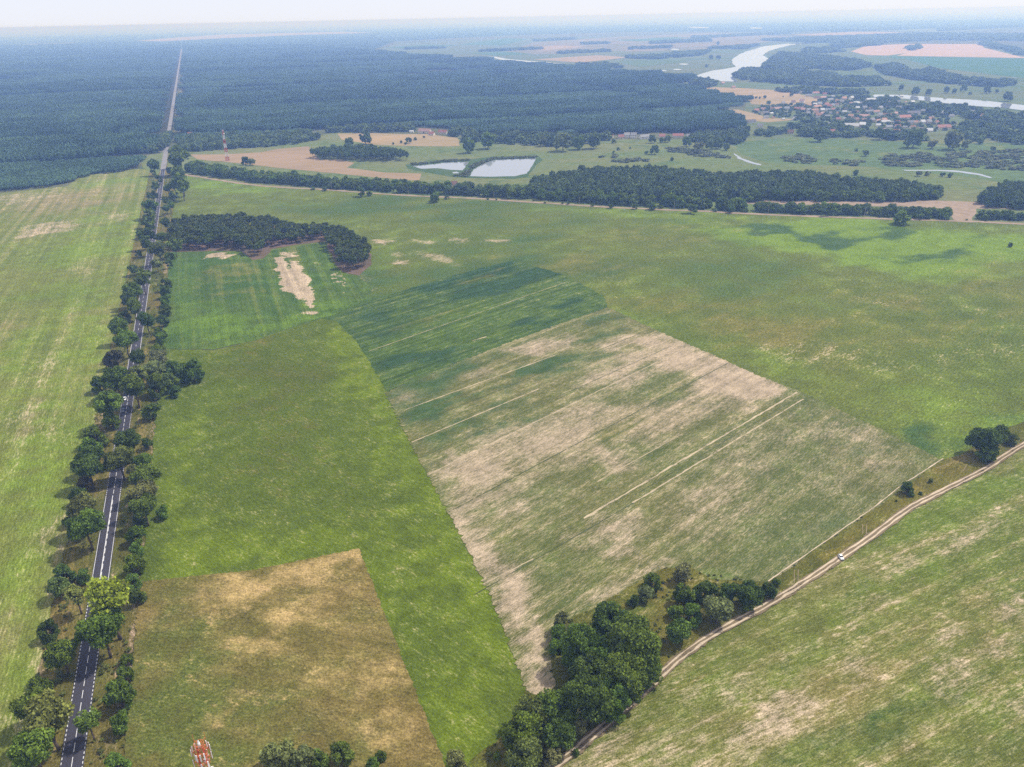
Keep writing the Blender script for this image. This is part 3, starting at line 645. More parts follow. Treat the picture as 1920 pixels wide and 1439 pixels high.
# ------------------------------------------------------------------ meadows, stubble, ponds, river beyond the belt
def patch(name, pts, z, mat, jit=1.0, step=25): return sheet(name, GP(pts), z, mat, None, None, jit, step)
patch('valley_meadow', [(330, 330), (480, 349), (830, 372), (1160, 390), (1920, 420), (2600, 450), (2600, 255), (1950, 262), (1700, 262), (1400, 262), (1100, 262), (900, 258), (640, 248), (560, 262), (420, 280), (318, 285), (312, 320)], 0.07, M_MEADOW)
patch('marsh', [(1370, 268), (1480, 258), (1600, 262), (1760, 270), (1950, 268), (2500, 262), (2500, 345), (1920, 350), (1800, 330), (1600, 312), (1440, 306), (1390, 290)], 0.12, M_MEADOW2, 3)
patch('roadside_meadow', [(268, 316), (262, 302), (285, 288), (310, 285), (303, 312), (296, 330)], 0.12, M_MEADOW)
patch('stubble_field', [(357, 290), (420, 290), (490, 286), (520, 280), (578, 275), (600, 300), (640, 300), (665, 306), (650, 315), (690, 320), (720, 324), (790, 326), (786, 339), (700, 333), (560, 319), (440, 306), (370, 299)], 0.17, M_STUBBLE)
patch('dry_field_strip', [(632, 251), (700, 250), (760, 252), (800, 252), (858, 259), (862, 274), (840, 275), (760, 274), (700, 272), (640, 262)], 0.17, M_STUBBLE2)
patch('reed_bank', [(760, 309), (800, 305), (835, 300), (885, 299), (925, 294), (1010, 293), (1018, 300), (1005, 310), (990, 332), (965, 336), (870, 334), (845, 332), (790, 322), (765, 317)], 0.17, M_REED)
patch('bare_gap', [(1385, 376), (1500, 376), (1650, 378), (1740, 376), (1860, 380), (1990, 388), (1990, 396), (1830, 392), (1822, 418), (1790, 416), (1785, 392), (1600, 386), (1385, 382)], 0.17, M_PATH, 1.5)
patch('pond', [(881, 331), (888, 318), (905, 308), (925, 301), (960, 299), (1005, 298), (1000, 308), (988, 326), (966, 331), (920, 332)], 0.24, M_WATER, 0.4, 12)
patch('pond', [(773, 312), (810, 309), (833, 305.5), (879, 304), (876, 309), (867, 320), (845, 319), (820, 316), (789, 317)], 0.24, M_WATER, 0.4, 12)
patch('pond', [(848, 323.5), (856, 322.5), (862, 325), (850, 326)], 0.24, M_WATER, 0.2, 6)
patch('creek', [(1375, 287), (1380, 290), (1390, 297), (1410, 304), (1428, 309), (1426, 311), (1405, 306), (1386, 299), (1376, 290)], 0.24, M_WATER, 0.6, 8)
patch('creek', [(1690, 319), (1720, 319.3), (1757, 319), (1790, 320), (1815, 323), (1840, 327), (1861, 334), (1855, 334.5), (1835, 329), (1800, 324), (1757, 321), (1700, 321)], 0.24, M_WATER, 0.6, 8)
# far country
patch('flood_plain', [(690, 99), (745, 82), (960, 72), (1300, 66), (1500, 74), (1700, 88), (2100, 100), (2600, 130), (2600, 262), (1950, 262), (1400, 262), (1395, 215), (1400, 186), (1290, 168), (1180, 140), (1000, 122), (850, 108)], 0.10, plain_mat('flood_meadow', (0.100, 0.140, 0.055), (0.130, 0.140, 0.065), 0.004, 0.03, 0.0, 4.0, 0.2, c3=(0.07, 0.105, 0.045)), 0)
patch('dry_slope', [(1285, 168), (1340, 164), (1395, 166), (1480, 172), (1530, 184), (1560, 194), (1480, 200), (1410, 196), (1402, 188), (1330, 178)], 0.3, M_STUBBLE2, 3)
patch('dry_slope', [(1362, 206), (1385, 206), (1440, 222), (1500, 224), (1440, 230), (1402, 226)], 0.3, M_STUBBLE2, 2)
patch('ploughed_field', [(1595, 97), (1625, 86), (1700, 83), (1840, 83), (1845, 90), (1915, 107), (1960, 110), (1625, 104)], 0.35, M_PINK, 0)
patch('green_field', [(1627, 105), (1960, 111), (2300, 120), (2300, 170), (1920, 147), (1760, 128), (1700, 112)], 0.35, M_TEAL, 0)
patch('pale_field', [(930, 104), (1000, 80), (1180, 68), (1340, 62), (1500, 70), (1400, 84), (1340, 92), (1180, 98)], 0.35, plain_mat('pale_stubble', (0.22, 0.175, 0.115), (0.15, 0.145, 0.08), 0.003, 0.02), 0)
patch('pale_field', [(860, 84), (950, 72), (990, 74), (940, 86)], 0.5, M_TEAL, 0)
patch('pale_field', [(255, 77), (330, 71), (420, 65), (640, 60), (700, 62), (560, 66), (420, 72), (300, 78)], 0.6, M_STUBBLE2, 0)
patch('pale_field', [(-40, 90), (60, 83), (150, 80), (160, 83), (60, 87)], 0.6, M_STUBBLE2, 0)
patch('river', [(1302, 144), (1318, 138), (1336, 133), (1358, 130), (1380, 126), (1372, 118), (1374, 111), (1385, 103), (1400, 96.5), (1415, 91.5), (1432, 87.5), (1460, 84), (1482, 82), (1520, 80), (1560, 78.5), (1560, 79.6), (1522, 82), (1484, 85), (1462, 90), (1442, 96), (1430, 104), (1440, 110), (1443, 118), (1430, 125), (1400, 130), (1376, 138), (1374, 146), (1384, 154), (1352, 153)], 0.6, M_WATER, 2, 30)
patch('river', [(1640, 178), (1700, 179), (1740, 182.5), (1778, 185.5), (1817, 187.5), (1850, 190), (1885, 194), (1920, 198), (2400, 240), (2400, 258), (1920, 208), (1883, 203), (1817, 199), (1760, 193), (1700, 186), (1640, 183)], 0.6, M_WATER, 2, 30)
patch('oxbow_lake', [(917, 106.5), (930, 107), (950, 111), (990, 114.5), (1030, 117.5), (1054, 120.5), (1030, 120.5), (985, 118), (940, 113)], 0.6, M_WATER, 0)
for x, y, rx in ((1240, 133, 10), (1270, 131, 8), (1282, 121, 9), (1262, 93, 12), (1418, 53, 12), (1310, 52, 20)):
    patch('oxbow_lake', EL(x, y, rx, 1.1, 1), 0.7, M_WATER, 0)
for pts, m in (([(720, 90), (800, 84), (860, 85), (790, 92)], M_TEAL), ([(960, 92), (1040, 86), (1100, 88), (1020, 95)], M_STUBBLE2), ([(1060, 100), (1160, 96), (1200, 99), (1100, 104)], M_MEADOW), ([(1000, 112), (1120, 104), (1180, 108), (1090, 118)], M_STUBBLE2), ([(1150, 76), (1260, 70), (1300, 71), (1200, 78)], M_TEAL), ([(1480, 66), (1600, 60), (1700, 61), (1560, 68)], M_STUBBLE2), ([(1640, 58), (1800, 52), (1900, 54), (1760, 60)], M_MEADOW), ([(1860, 92), (1960, 96), (1960, 102), (1880, 98)], M_MEADOW), ([(1560, 92), (1600, 90), (1590, 98), (1530, 102)], M_MEADOW), ([(880, 100), (960, 98), (1000, 102), (930, 105)], M_TEAL), ([(1700, 100), (1590, 128), (1560, 126), (1640, 108)], M_MEADOW2), ([(1150, 116), (1240, 112), (1290, 116), (1200, 126)], M_MEADOW2)):
    patch('field_strip', pts, 0.55, m, 0)
# far woods as dark ground past the built forest
patch('far_woodland', [(-400, 78), (0, 70), (200, 66), (420, 62), (640, 57), (1000, 50), (1900, 36), (2400, 34), (2400, 46), (1900, 50), (1500, 60), (1200, 60), (960, 66), (740, 78), (690, 98), (340, 92), (0, 98), (-400, 106)], 0.5, M_FARWOOD, 0, 400)

# ------------------------------------------------------------------ foliage
def leaf_mat(name):
    """leaves: the tree's own colour, varied leaf by leaf, a little light passing through"""
    t = NT(name)
    oi = t.n('ShaderNodeObjectInfo')
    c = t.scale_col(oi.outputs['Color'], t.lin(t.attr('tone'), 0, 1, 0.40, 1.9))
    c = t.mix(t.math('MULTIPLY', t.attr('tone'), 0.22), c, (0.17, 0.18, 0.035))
    d = t.diffuse(c)
    tr = t.n('ShaderNodeBsdfTranslucent'); t.l(c, tr.inputs['Color'])
    mx = t.n('ShaderNodeMixShader'); mx.inputs[0].default_value = 0.22
    t.l(d, mx.inputs[1]); t.l(tr.outputs[0], mx.inputs[2])
    return t.done(mx.outputs[0])
M_LEAF = leaf_mat('leaves')
def bark_mat():
    t = NT('bark')
    tc = t.n('ShaderNodeTexCoord').outputs['Object']
    n = t.noise(3.0, 3, 0.7, vec=tc)
    return t.done(t.diffuse(t.mix(n, (0.06, 0.045, 0.032), (0.15, 0.115, 0.085))))
M_BARK = bark_mat()

def ico(sub=1):
    import bmesh
    bm = bmesh.new(); bmesh.ops.create_icosphere(bm, subdivisions=sub, radius=1.0)
    v = np.array([x.co[:] for x in bm.verts]); f = [tuple(y.index for y in x.verts) for x in bm.faces]
    bm.free()
    return v, f
ICO1, ICO2 = ico(1), ico(2)

def leaf_quads(P, N, size, rg, jit=0.55):
    """small leaf-spray quads at points P facing roughly along N"""
    n = len(P)
    nn = N * (1 - jit) + rg.normal(0, 1, (n, 3)) * jit * 0.75
    nn /= np.linalg.norm(nn, axis=1)[:, None] + 1e-9
    a = np.cross(nn, rg.normal(0, 1, (n, 3))); a /= np.linalg.norm(a, axis=1)[:, None] + 1e-9
    b = np.cross(nn, a)
    s = size * rg.uniform(0.6, 1.35, n)[:, None]
    a = a * s * 0.62; b = b * s * 0.42
    V = np.stack([P - a, P - b * 0.9 + a * 0.1, P + a, P + b], 1).reshape(-1, 3)
    F = np.arange(4 * n).reshape(n, 4)
    return V, F

def crown(name, seed, lobes, quads, size, shape='round', sparse=0.0, core=True, small=1.0):
    """crown in unit size: radius about 1, height from 0 to 2*hz; made of lobes covered in leaf sprays"""
    rg = np.random.default_rng(seed)
    C, Rd = [], []
    ex, ey = rg.uniform(0.78, 1.18, 2); skew = rg.normal(0, 0.16, 2)
    k = 0
    while len(C) < lobes:
        p = rg.normal(0, 1, 3); p /= np.linalg.norm(p); r = rg.uniform(0.25, 1.0) ** 0.5
        c = p * r * np.array([0.74, 0.74, 0.70])
        if shape == 'pine' and c[2] < -0.25: continue
        if shape == 'column': c *= np.array([0.8, 0.8, 1.0])
        if c[2] < -0.35 and np.hypot(c[0], c[1]) > 0.45 and shape == 'round': c[2] *= 0.7
        if shape == 'full':                    # leafy down to the ground
            z = rg.uniform(-0.78, 0.70); rm = 0.72 * (1.0 if z < 0 else math.sqrt(1 - (z / 0.75) ** 2)) * rg.uniform(0.35, 1.0) ** 0.5; q = rg.uniform(0, 6.283)
            c = np.array([rm * math.cos(q), rm * math.sin(q), z])
        c[0] = c[0] * ex + skew[0] * c[2]; c[1] = c[1] * ey + skew[1] * c[2]
        C.append(c); Rd.append(rg.uniform(0.17, 0.43) * (1 - 0.25 * sparse) * small)
    C, Rd = np.array(C), np.array(Rd)
    nq = int(quads / lobes)
    Ps, Ns, T = [], [], []
    for i in range(lobes):
        d = rg.normal(0, 1, (nq, 3)); d /= np.linalg.norm(d, axis=1)[:, None]
        d[:, 2] = np.where(d[:, 2] < -0.2, d[:, 2] * rg.uniform(-1, 1, nq), d[:, 2]); d /= np.linalg.norm(d, axis=1)[:, None]
        P = C[i] + d * Rd[i] * rg.uniform(0.82, 1.12, nq)[:, None]
        dd = np.linalg.norm(P[:, None] - C[None], axis=2) / Rd[None]
        dd[:, i] = 9
        ok = dd.min(1) > 0.80
        if sparse: ok &= rg.random(nq) > sparse
        Ps.append(P[ok]); Ns.append(d[ok]); T.append(np.full(ok.sum(), rg.uniform(0, 0.6)))
    P, N, T = np.concatenate(Ps), np.concatenate(Ns), np.concatenate(T)
    V, F = leaf_quads(P, N, size, rg)
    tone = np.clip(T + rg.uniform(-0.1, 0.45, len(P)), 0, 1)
    tv = np.repeat(tone, 4)
    Fl = [tuple(f) for f in F]
    if core:
        iv, jf = ICO1
        cv, ct = [], []
        for i in range(lobes):
            if sparse and rg.random() < sparse: continue
            n0 = len(V) + sum(len(x) for x in cv)
            w = iv * (Rd[i] * 0.86 * rg.uniform(0.82, 1.1, (len(iv), 1))) + C[i]
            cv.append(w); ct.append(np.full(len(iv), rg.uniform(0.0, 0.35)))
            Fl += [tuple(a + n0 for a in f) for f in jf]
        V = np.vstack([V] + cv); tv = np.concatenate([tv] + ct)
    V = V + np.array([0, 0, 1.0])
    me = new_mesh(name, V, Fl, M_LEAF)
    a = me.attributes.new('tone', 'FLOAT', 'POINT'); a.data.foreach_set('value', tv.astype(np.float32))
    return me

def trunk(name, seed, h=1.0, r=0.05, limbs=5, spread=0.5):
    """trunk from 0 up to h, with limbs reaching into the crown; unit of crown radius"""
    rg = np.random.default_rng(seed); m = MB()
    pts = [Vector((0, 0, 0))]
    for k in range(1, 5):
        pts.append(Vector((rg.normal(0, 0.03), rg.normal(0, 0.03), h * k / 4)))
    for k in range(4): m.tube(pts[k], pts[k + 1], r * (1.25 - 0.22 * k), r * (1.25 - 0.22 * (k + 1)), 7, cap=(k in (0, 3)))
    for j in range(limbs):
        a = 2 * math.pi * (j + rg.uniform(0, 0.6)) / limbs
        b = pts[2 + j % 2]; e = b + Vector((math.cos(a) * spread, math.sin(a) * spread, rg.uniform(0.35, 0.8)))
        mid = (b + e) / 2 + Vector((0, 0, -0.06))
        m.tube(b, mid, r * 0.55, r * 0.38, 5, False); m.tube(mid, e, r * 0.38, r * 0.12, 5, False)
    return m.mesh(name, M_BARK, True)

NEARC = {'round': [crown('crown', 10 + i, 34, 6000, 0.115) for i in range(6)],
         'sparse': [crown('crown', 30 + i, 30, 4200, 0.12, sparse=0.42) for i in range(3)],
         'bush': [crown('crown', 50 + i, 22, 3600, 0.14, shape='full') for i in range(4)],
         'big': [crown('crown', 70 + i, 58, 12000, 0.075, shape='full', small=0.72) for i in range(4)]}
MIDC = {'round': [crown('crown', 110 + i, 18, 700, 0.26) for i in range(6)],
        'full': [crown('crown', 190 + i, 20, 800, 0.25, shape='full') for i in range(6)],
        'sparse': [crown('crown', 130 + i, 16, 500, 0.26, sparse=0.35) for i in range(2)],
        'bush': [crown('crown', 150 + i, 12, 460, 0.30, shape='full') for i in range(3)],
        'pine': [crown('crown', 170 + i, 16, 620, 0.26, shape='pine') for i in range(5)]}
NEART = [trunk('trunk', 200 + i, 1.75, 0.062, 6) for i in range(3)]
MIDT = [trunk('trunk', 210 + i, 1.5, 0.05, 3) for i in range(3)]

PAL = {'green': (0.116, 0.170, 0.023), 'dark': (0.080, 0.124, 0.022), 'light': (0.147, 0.214, 0.025), 'yellow': (0.250, 0.285, 0.030), 'olive': (0.150, 0.172, 0.042),
       'grey': (0.194, 0.207, 0.073), 'purple': (0.088, 0.074, 0.036), 'blue': (0.094, 0.139, 0.033), 'pine': (0.084, 0.109, 0.025)}
def pal(k, v=0.22):
    c = np.array(PAL[k]) * rng.uniform(1 - v, 1 + v); c = c * np.array([rng.uniform(0.86, 1.08), 1.0, rng.uniform(0.85, 1.2)])
    return (*np.clip(c, 0.005, 1), 1.0)

TREES = []
def put_tree(name, cmesh, tmesh, x, y, rad, base_h, crown_h, colour, label, cat='tree', group=None, stem=True):
    """rad: crown radius; base_h: clear stem below the crown; crown_h: height of the crown"""
    root = empty(name, (x, y, 0.05), rng.uniform(0, 6.28))
    c = link('crown', cmesh, root); c.scale = (rad, rad, crown_h / 2); c.location = (0, 0, base_h); c.color = colour
    if stem:
        t_ = link('trunk', tmesh, root); t_.scale = (rad, rad, (base_h + crown_h * 0.55) / 1.6)
    tag(root, label, cat, group)
    return root
def seen_tree(px, py, wpx, ratio=1.0, stemf=0.35):
    """crown seen centred at a photo point with a given width -> position, radius, stem, crown height"""
    z = 6.0
    for _ in range(6):
        m = mpp(px, py, z); rad = wpx * m / 2; ch = 2 * rad * ratio; bh = stemf * ch
        z = bh + ch / 2
    g = G(px, py, z)
    return g[0], g[1], rad, bh, ch

# roadside trees: (photo x, y of the crown, crown width, form, colour), walking away from the camera
LEFT = [(61,1400,88,'round','light'),(88,1345,92,'round','olive'),(59,1322,70,'round','green'),(73,1290,48,'bush','green'),(114,1224,66,'round','green'),(92,1181,38,'bush','dark'),(141,1114,52,'sparse','olive'),
 (112,1099,48,'bush','blue'),(120,1076,40,'bush','blue'),(155,1081,28,'bush','green'),(160,985,66,'round','green'),(157,954,62,'round','olive'),(133,969,34,'bush','dark'),(147,929,36,'bush','blue'),(160,908,32,'bush','purple'),
 (165,877,54,'round','dark'),(167,857,48,'round','dark'),(170,842,42,'bush','green'),(178,817,44,'bush','green'),(208,788,34,'bush','light'),(201,758,54,'round','green'),(216,728,24,'sparse','olive'),(186,719,34,'bush','dark'),(215,708,54,'round','dark'),
 (211,671,36,'bush','purple'),(235,638,42,'round','green'),(222,613,40,'round','green'),(235,593,22,'bush','dark'),(250,575,30,'round','green'),(241,562,32,'round','dark'),(247,546,38,'round','dark'),(266,520,38,'round','green'),(251,506,22,'bush','dark'),(258,475,13,'bush','dark'),
 (277,456,30,'round','dark'),(275,441,34,'round','dark'),(279,420,30,'round','dark'),(278,403,28,'round','green'),(282,384,30,'round','dark'),(287,367,22,'round','dark'),(290,349,22,'round','green'),(297,337,15,'bush','dark'),(287,325,12,'bush','dark'),(288,309,24,'round','dark')]
RIGHT = [(219,1432,46,'bush','green'),(165,1352,58,'sparse','green'),(223,1354,42,'bush','green'),(223,1301,56,'bush','green'),(233,1264,36,'bush','green'),(237,1237,27,'bush','green'),(190,1176,82,'round','green'),(203,1122,100,'sparse','yellow'),
 (255,1117,32,'bush','green'),(250,1092,34,'bush','green'),(252,1057,42,'bush','light'),(255,1032,28,'bush','light'),(255,1002,40,'bush','green'),(261,976,28,'bush','green'),(304,960,28,'bush','green'),(269,950,48,'round','green'),(268,926,54,'round','grey'),(272,894,52,'round','green'),(268,866,36,'round','green'),
 (248,881,28,'sparse','olive'),(223,861,56,'round','olive'),(239,828,54,'round','dark'),(276,830,24,'bush','dark'),(283,769,36,'bush','green'),(251,725,54,'round','green'),(256,703,40,'round','olive'),(294,731,30,'bush','dark'),(290,714,32,'round','green'),(290,692,40,'round','grey'),
 (328,733,24,'bush','blue'),(319,716,36,'bush','blue'),(323,694,36,'bush','blue'),(342,699,36,'bush','dark'),(360,694,42,'bush','dark'),(295,672,38,'round','grey'),(297,660,34,'round','green'),(257,670,34,'round','dark'),(301,636,25,'bush','green'),(300,626,25,'bush','dark'),(274,600,33,'round','dark'),(305,601,24,'bush','dark'),(308,582,25,'bush','green'),(309,562,24,'bush','green'),(310,546,24,'bush','dark'),(311,534,24,'bush','dark'),
 (294,493,20,'round','olive'),(297,466,36,'round','olive'),(317,496,15,'bush','dark'),(318,482,17,'bush','dark'),(327,458,30,'round','green'),(303,444,22,'round','dark'),(311,418,22,'round','green'),(312,391,16,'round','dark'),(318,384,20,'round','green'),(310,376,15,'round','dark'),(326,366,18,'bush','dark'),
 (314,353,18,'round','green'),(326,346,26,'round','green'),(341,351,30,'round','green'),(340,338,34,'round','green'),(333,324,30,'round','green'),(318,321,15,'bush','dark'),(330,305,24,'round','dark'),(333,295,38,'round','green'),(333,287,32,'round','green')]
ORD = ['first','second','third','fourth','fifth','sixth','seventh','eighth','ninth','tenth','eleventh','twelfth','thirteenth','fourteenth','fifteenth','sixteenth','seventeenth','eighteenth','nineteenth','twentieth']
TENS = ['','','twenty','thirty','forty','fifty','sixty','seventy','eighty','ninety']
TENTH = ['','','twentieth','thirtieth','fortieth','fiftieth','sixtieth','seventieth','eightieth','ninetieth']
def ordinal(i):                                # 0 -> first
    i += 1; pre = ''
    if i > 100: pre = 'hundred-and-' if i < 200 else 'two-hundred-and-'; i = i % 100 or 1
    if i <= 20: return pre + ORD[i - 1]
    if i >= 100: return 'hundredth'
    return pre + (TENTH[i // 10] if i % 10 == 0 else TENS[i // 10] + '-' + ORD[i % 10 - 1])
FORM = {'round': 'round-crowned', 'sparse': 'thin-crowned', 'bush': 'low bushy'}
COLN = {'green': 'green', 'dark': 'dark green', 'light': 'fresh green', 'yellow': 'yellow-green', 'olive': 'olive', 'grey': 'grey-green', 'purple': 'dark purplish', 'blue': 'blue-green'}
for side_name, L in (('left', LEFT), ('right', RIGHT)):
    for i, (px, py, w, form, colr) in enumerate(sorted(L, key=lambda q: -q[1])):
        ratio, stem = {'round': (1.0, 0.42), 'sparse': (0.9, 0.62), 'bush': (1.05, 0.06)}[form]
        x, y, rad, bh, ch = seen_tree(px, py, w * 0.97, ratio * rng.uniform(0.92, 1.08), stem)
        close = py > 520
        cm = (NEARC if close else MIDC)[form]; tm = NEART if close else MIDT
        nm = 'roadside_bush' if form == 'bush' else 'roadside_tree'
        side_word = 'left' if side_name == 'left' else 'right'
        kind_ = 'bush' if form == 'bush' else 'tree'
        put_tree(nm, cm[int(rng.integers(len(cm)))], tm[i % 3], x, y, rad, bh, ch, pal(colr),
                 f"{COLN[colr]} {FORM[form]} {kind_}, {ordinal(i)} from the camera along the road's {side_word} verge", kind_, 'trees and bushes along the main road')

# copse on the grass strip beside the dirt track
COPSE = [(1150,1171,112,'big','dark','behind the middle of the big copse'),(1185,1212,134,'big','green','at the heart of the big copse'),(1087,1211,96,'big','green','on the left flank of the big copse'),(1205,1243,96,'big','green','at the track side of the big copse'),
 (1128,1240,112,'big','dark','in the middle of the big copse, left of its tallest crown'),(1168,1271,118,'big','green','in the lower right of the big copse'),(1103,1272,112,'big','dark','in the lower left of the big copse'),(1100,1306,120,'big','dark','at the lower end of the big copse'),(1148,1308,90,'big','green','at the lower right end of the big copse by the track'),
 (1058,1168,46,'bush','grey','at the upper left corner of the big copse'),(1050,1190,42,'bush','green','just below the grey shrub left of the big copse'),(1044,1214,36,'bush','light','on the bare soil edge left of the big copse'),
 (1000,1337,78,'round','olive','at the upper left of the lower clump'),(1050,1330,92,'round','green','at the top of the lower clump'),(1077,1352,58,'round','grey','at the track side of the lower clump'),(978,1374,86,'round','green','on the left of the lower clump'),(1047,1377,72,'round','dark','in the middle of the lower clump'),(984,1423,82,'round','olive','at the bottom of the lower clump'),(1037,1418,46,'bush','grey','at the lower right of the lower clump'),
 (931,1418,19,'bush','light','small, left of the lower clump'),(1080,1412,16,'bush','blue','tiny, right of the lower clump beside the track'),
 (1280,1074,44,'bush','grey','by itself above the upper copse'),(1223,1093,42,'bush','green','upper of the pair left of the upper copse'),(1212,1112,36,'bush','grey','lower of the pair left of the upper copse'),(1187,1127,26,'bush','dark','small, lowest of those between the two copses'),
 (1281,1113,46,'bush','green','at the upper left of the upper copse'),(1322,1106,52,'bush','dark','at the back of the upper copse'),(1365,1109,46,'bush','dark','behind the right half of the upper copse'),(1347,1143,68,'round','grey','in the middle of the upper copse'),(1300,1152,44,'bush','green','in the front of the upper copse'),(1269,1146,36,'bush','light','at the left of the upper copse'),(1275,1184,62,'round','green','lowest of the upper copse, beside the track'),
 (1406,1115,62,'round','dark','on the right of the upper copse by the track'),(1440,1106,34,'bush','dark','at the right end of the upper copse'),(1456,1091,20,'bush','green','small, last at the right end of the upper copse'),(1403,1137,24,'bush','light','low, in front of the upper copse by the track'),
 (1845,826,64,'round','dark','large one beside the track at the right edge'),(1869,817,48,'round','dark','behind the large one beside the track at the right edge'),(1850,850,42,'bush','green','in front of the large one beside the track at the right edge'),(1897,823,26,'bush','olive','small, right of the large one beside the track'),
 (1703,916,30,'bush','dark','standing alone on the strip between patchy field and track'),(1745,902,11,'bush','olive','small dead-looking one on the strip right of the lone round bush'),(1726,926,9,'bush','dark','tiny one beside the track right of the lone round bush'),(1680,940,6,'bush','dark','tiny one left of the lone round bush'),
 (1894,459,9,'bush','dark','alone far out in the wide pasture near the right edge'),
 (521,1414,76,'bush','grey','at the bottom edge in the dry field, left one'),(563,1421,60,'bush','grey','at the bottom edge in the dry field, second from left'),(597,1426,46,'bush','green','at the bottom edge in the dry field, third from left'),(641,1414,50,'bush','green','at the bottom edge in the dry field, fourth from left'),(714,1418,24,'bush','dark','small, at the bottom edge near the corner of the dry field'),(698,1432,28,'bush','green','small, cut by the bottom edge near the dry field corner'),(855,1432,52,'bush','grey','low and cut by the bottom edge below the green meadow')]
for px, py, w, form, colr, where in COPSE:
    ratio, stem = {'round': (1.0, 0.10), 'big': (1.05, 0.12), 'bush': (1.05, 0.03)}[form]
    x, y, rad, bh, ch = seen_tree(px, py, w * 0.90, ratio * rng.uniform(0.9, 1.05), stem)
    cm = NEARC[form] if form != 'round' else NEARC['round']
    kind_ = 'bush' if form == 'bush' else 'tree'
    put_tree('shrub' if form == 'bush' else 'broadleaf_tree', cm[int(rng.integers(len(cm)))], NEART[int(rng.integers(3))], x, y, rad, bh, ch, pal(colr, 0.1), f"{COLN[colr]} {kind_} {where}", kind_, 'copses and bushes by the track')

# ------------------------------------------------------------------ woods of single trees
def fill(poly_px, spacing, jit=0.35, poly=None):
    poly = GP(poly_px) if poly is None else poly
    lo, hi = poly.min(0), poly.max(0)
    xs = np.arange(lo[0], hi[0], spacing); ys = np.arange(lo[1], hi[1], spacing * 0.87)
    gx, gy = np.meshgrid(xs, ys); gx[1::2] += spacing / 2
    g = np.stack([gx.ravel(), gy.ravel()], 1) + rng.uniform(-jit, jit, (gx.size, 2)) * spacing
    return g[inside(poly, g)]

WOOD = [(322,470),(330,427),(425,419),(520,427),(550,434),(625,436),(660,452),(692,479),(692,496),(672,513),(645,506),(630,486),(614,450),(560,456),(506,465),(492,481),(474,484),(455,468),(400,468)]
sheet('wood_floor', GP([(318,473),(326,425),(425,417),(520,425),(550,432),(625,434),(662,450),(697,478),(697,497),(674,517),(642,510),(626,488),(611,453),(560,459),(508,468),(494,485),(473,488),(452,471),(400,471)]), Z2 + 0.05, plain_mat('needle_litter', (0.16, 0.105, 0.075), (0.11, 0.085, 0.05), 0.03, 0.3), None, None, 1.0, 10)
pw = fill(WOOD, 8.5)
for i, (x, y) in enumerate(pw):
    h = rng.uniform(12, 16) * (0.8 if (x > G(548, 440)[0] and x < G(622, 447)[0]) else 1.0)
    rad = rng.uniform(4.2, 5.8)
    put_tree('pine_tree', MIDC['pine'][int(rng.integers(5))], MIDT[i % 3], x, y, rad, h * 0.28, h * 0.72, pal('pine', 0.2), 'dark pine standing in the hook-shaped wood right of the road', 'tree', 'pines of the hook-shaped wood')

GROVE = [(586,297),(598,290),(640,287),(700,288),(745,294),(768,302),(700,304),(640,302),(600,300)]
for i, (x, y) in enumerate(fill(GROVE, 10.0)):
    h = rng.uniform(15, 18); rad = rng.uniform(4.8, 6.2)
    put_tree('grove_tree', MIDC['pine'][int(rng.integers(5))], MIDT[i % 3], x, y, rad, h * 0.1, h * 0.9, pal('blue', 0.15), 'blue-green tree in the compact grove beside the stubble field', 'tree', 'trees of the grove beside the stubble')

# tree belt behind the wide pasture: every tree of its front rows, the rest as one woodland mass
def along(line, t):
    d = [0.0]
    for a, b in zip(line[:-1], line[1:]): d.append(d[-1] + np.linalg.norm(b - a))
    t = t * d[-1]
    for i in range(len(line) - 1):
        if t <= d[i + 1] or i == len(line) - 2:
            k = (t - d[i]) / (d[i + 1] - d[i]); return line[i] + (line[i + 1] - line[i]) * k
front = [G(*q) for q in ((352,322),(480,341),(620,352),(760,361),(900,367),(1000,373),(1160,383),(1300,390),(1400,395))]
front2 = [G(*q) for q in ((1410,396),(1600,402),(1785,409))]
front3 = [G(*q) for q in ((1838,410),(1920,413),(2100,424))]
kblt = 0
def belt_row(line, n, hmin, hmax, rmin, rmax, jitter, where, group, cols=('green','dark','green','blue')):
    for i in range(n):
        p_ = along(line, (i + rng.uniform(0.2, 0.8)) / n) + rng.normal(0, jitter, 2)
        h = rng.uniform(hmin, hmax); rad = rng.uniform(rmin, rmax)
        form = 'full'
        put_tree('belt_tree', MIDC[form][int(rng.integers(len(MIDC[form])))], MIDT[i % 3], p_[0], p_[1], rad, -0.6, h + 0.6, pal(cols[int(rng.integers(len(cols)))], 0.18), f"{where}, {ordinal(i)} from the left", 'tree', group)
belt_row(front, 130, 11, 16, 6.5, 9.0, 3.0, 'tree in the front row of the long belt', 'front row of the tree belt')
belt_row(front2, 46, 9, 13, 6, 8.5, 2.5, 'tree in the low front row left of the belt gap', 'low front row of the tree belt')
belt_row(front3, 22, 8, 12, 6.0, 8.0, 2.5, 'tree in the low front row right of the belt gap', 'low front row past the gap')
second = [G(*q) for q in ((358,315),(480,334),(620,346),(760,355),(900,361),(1000,366))]
belt_row(second, 80, 10, 14, 6, 8.5, 4.0, 'tree in the second row of the left belt', 'second row of the tree belt')

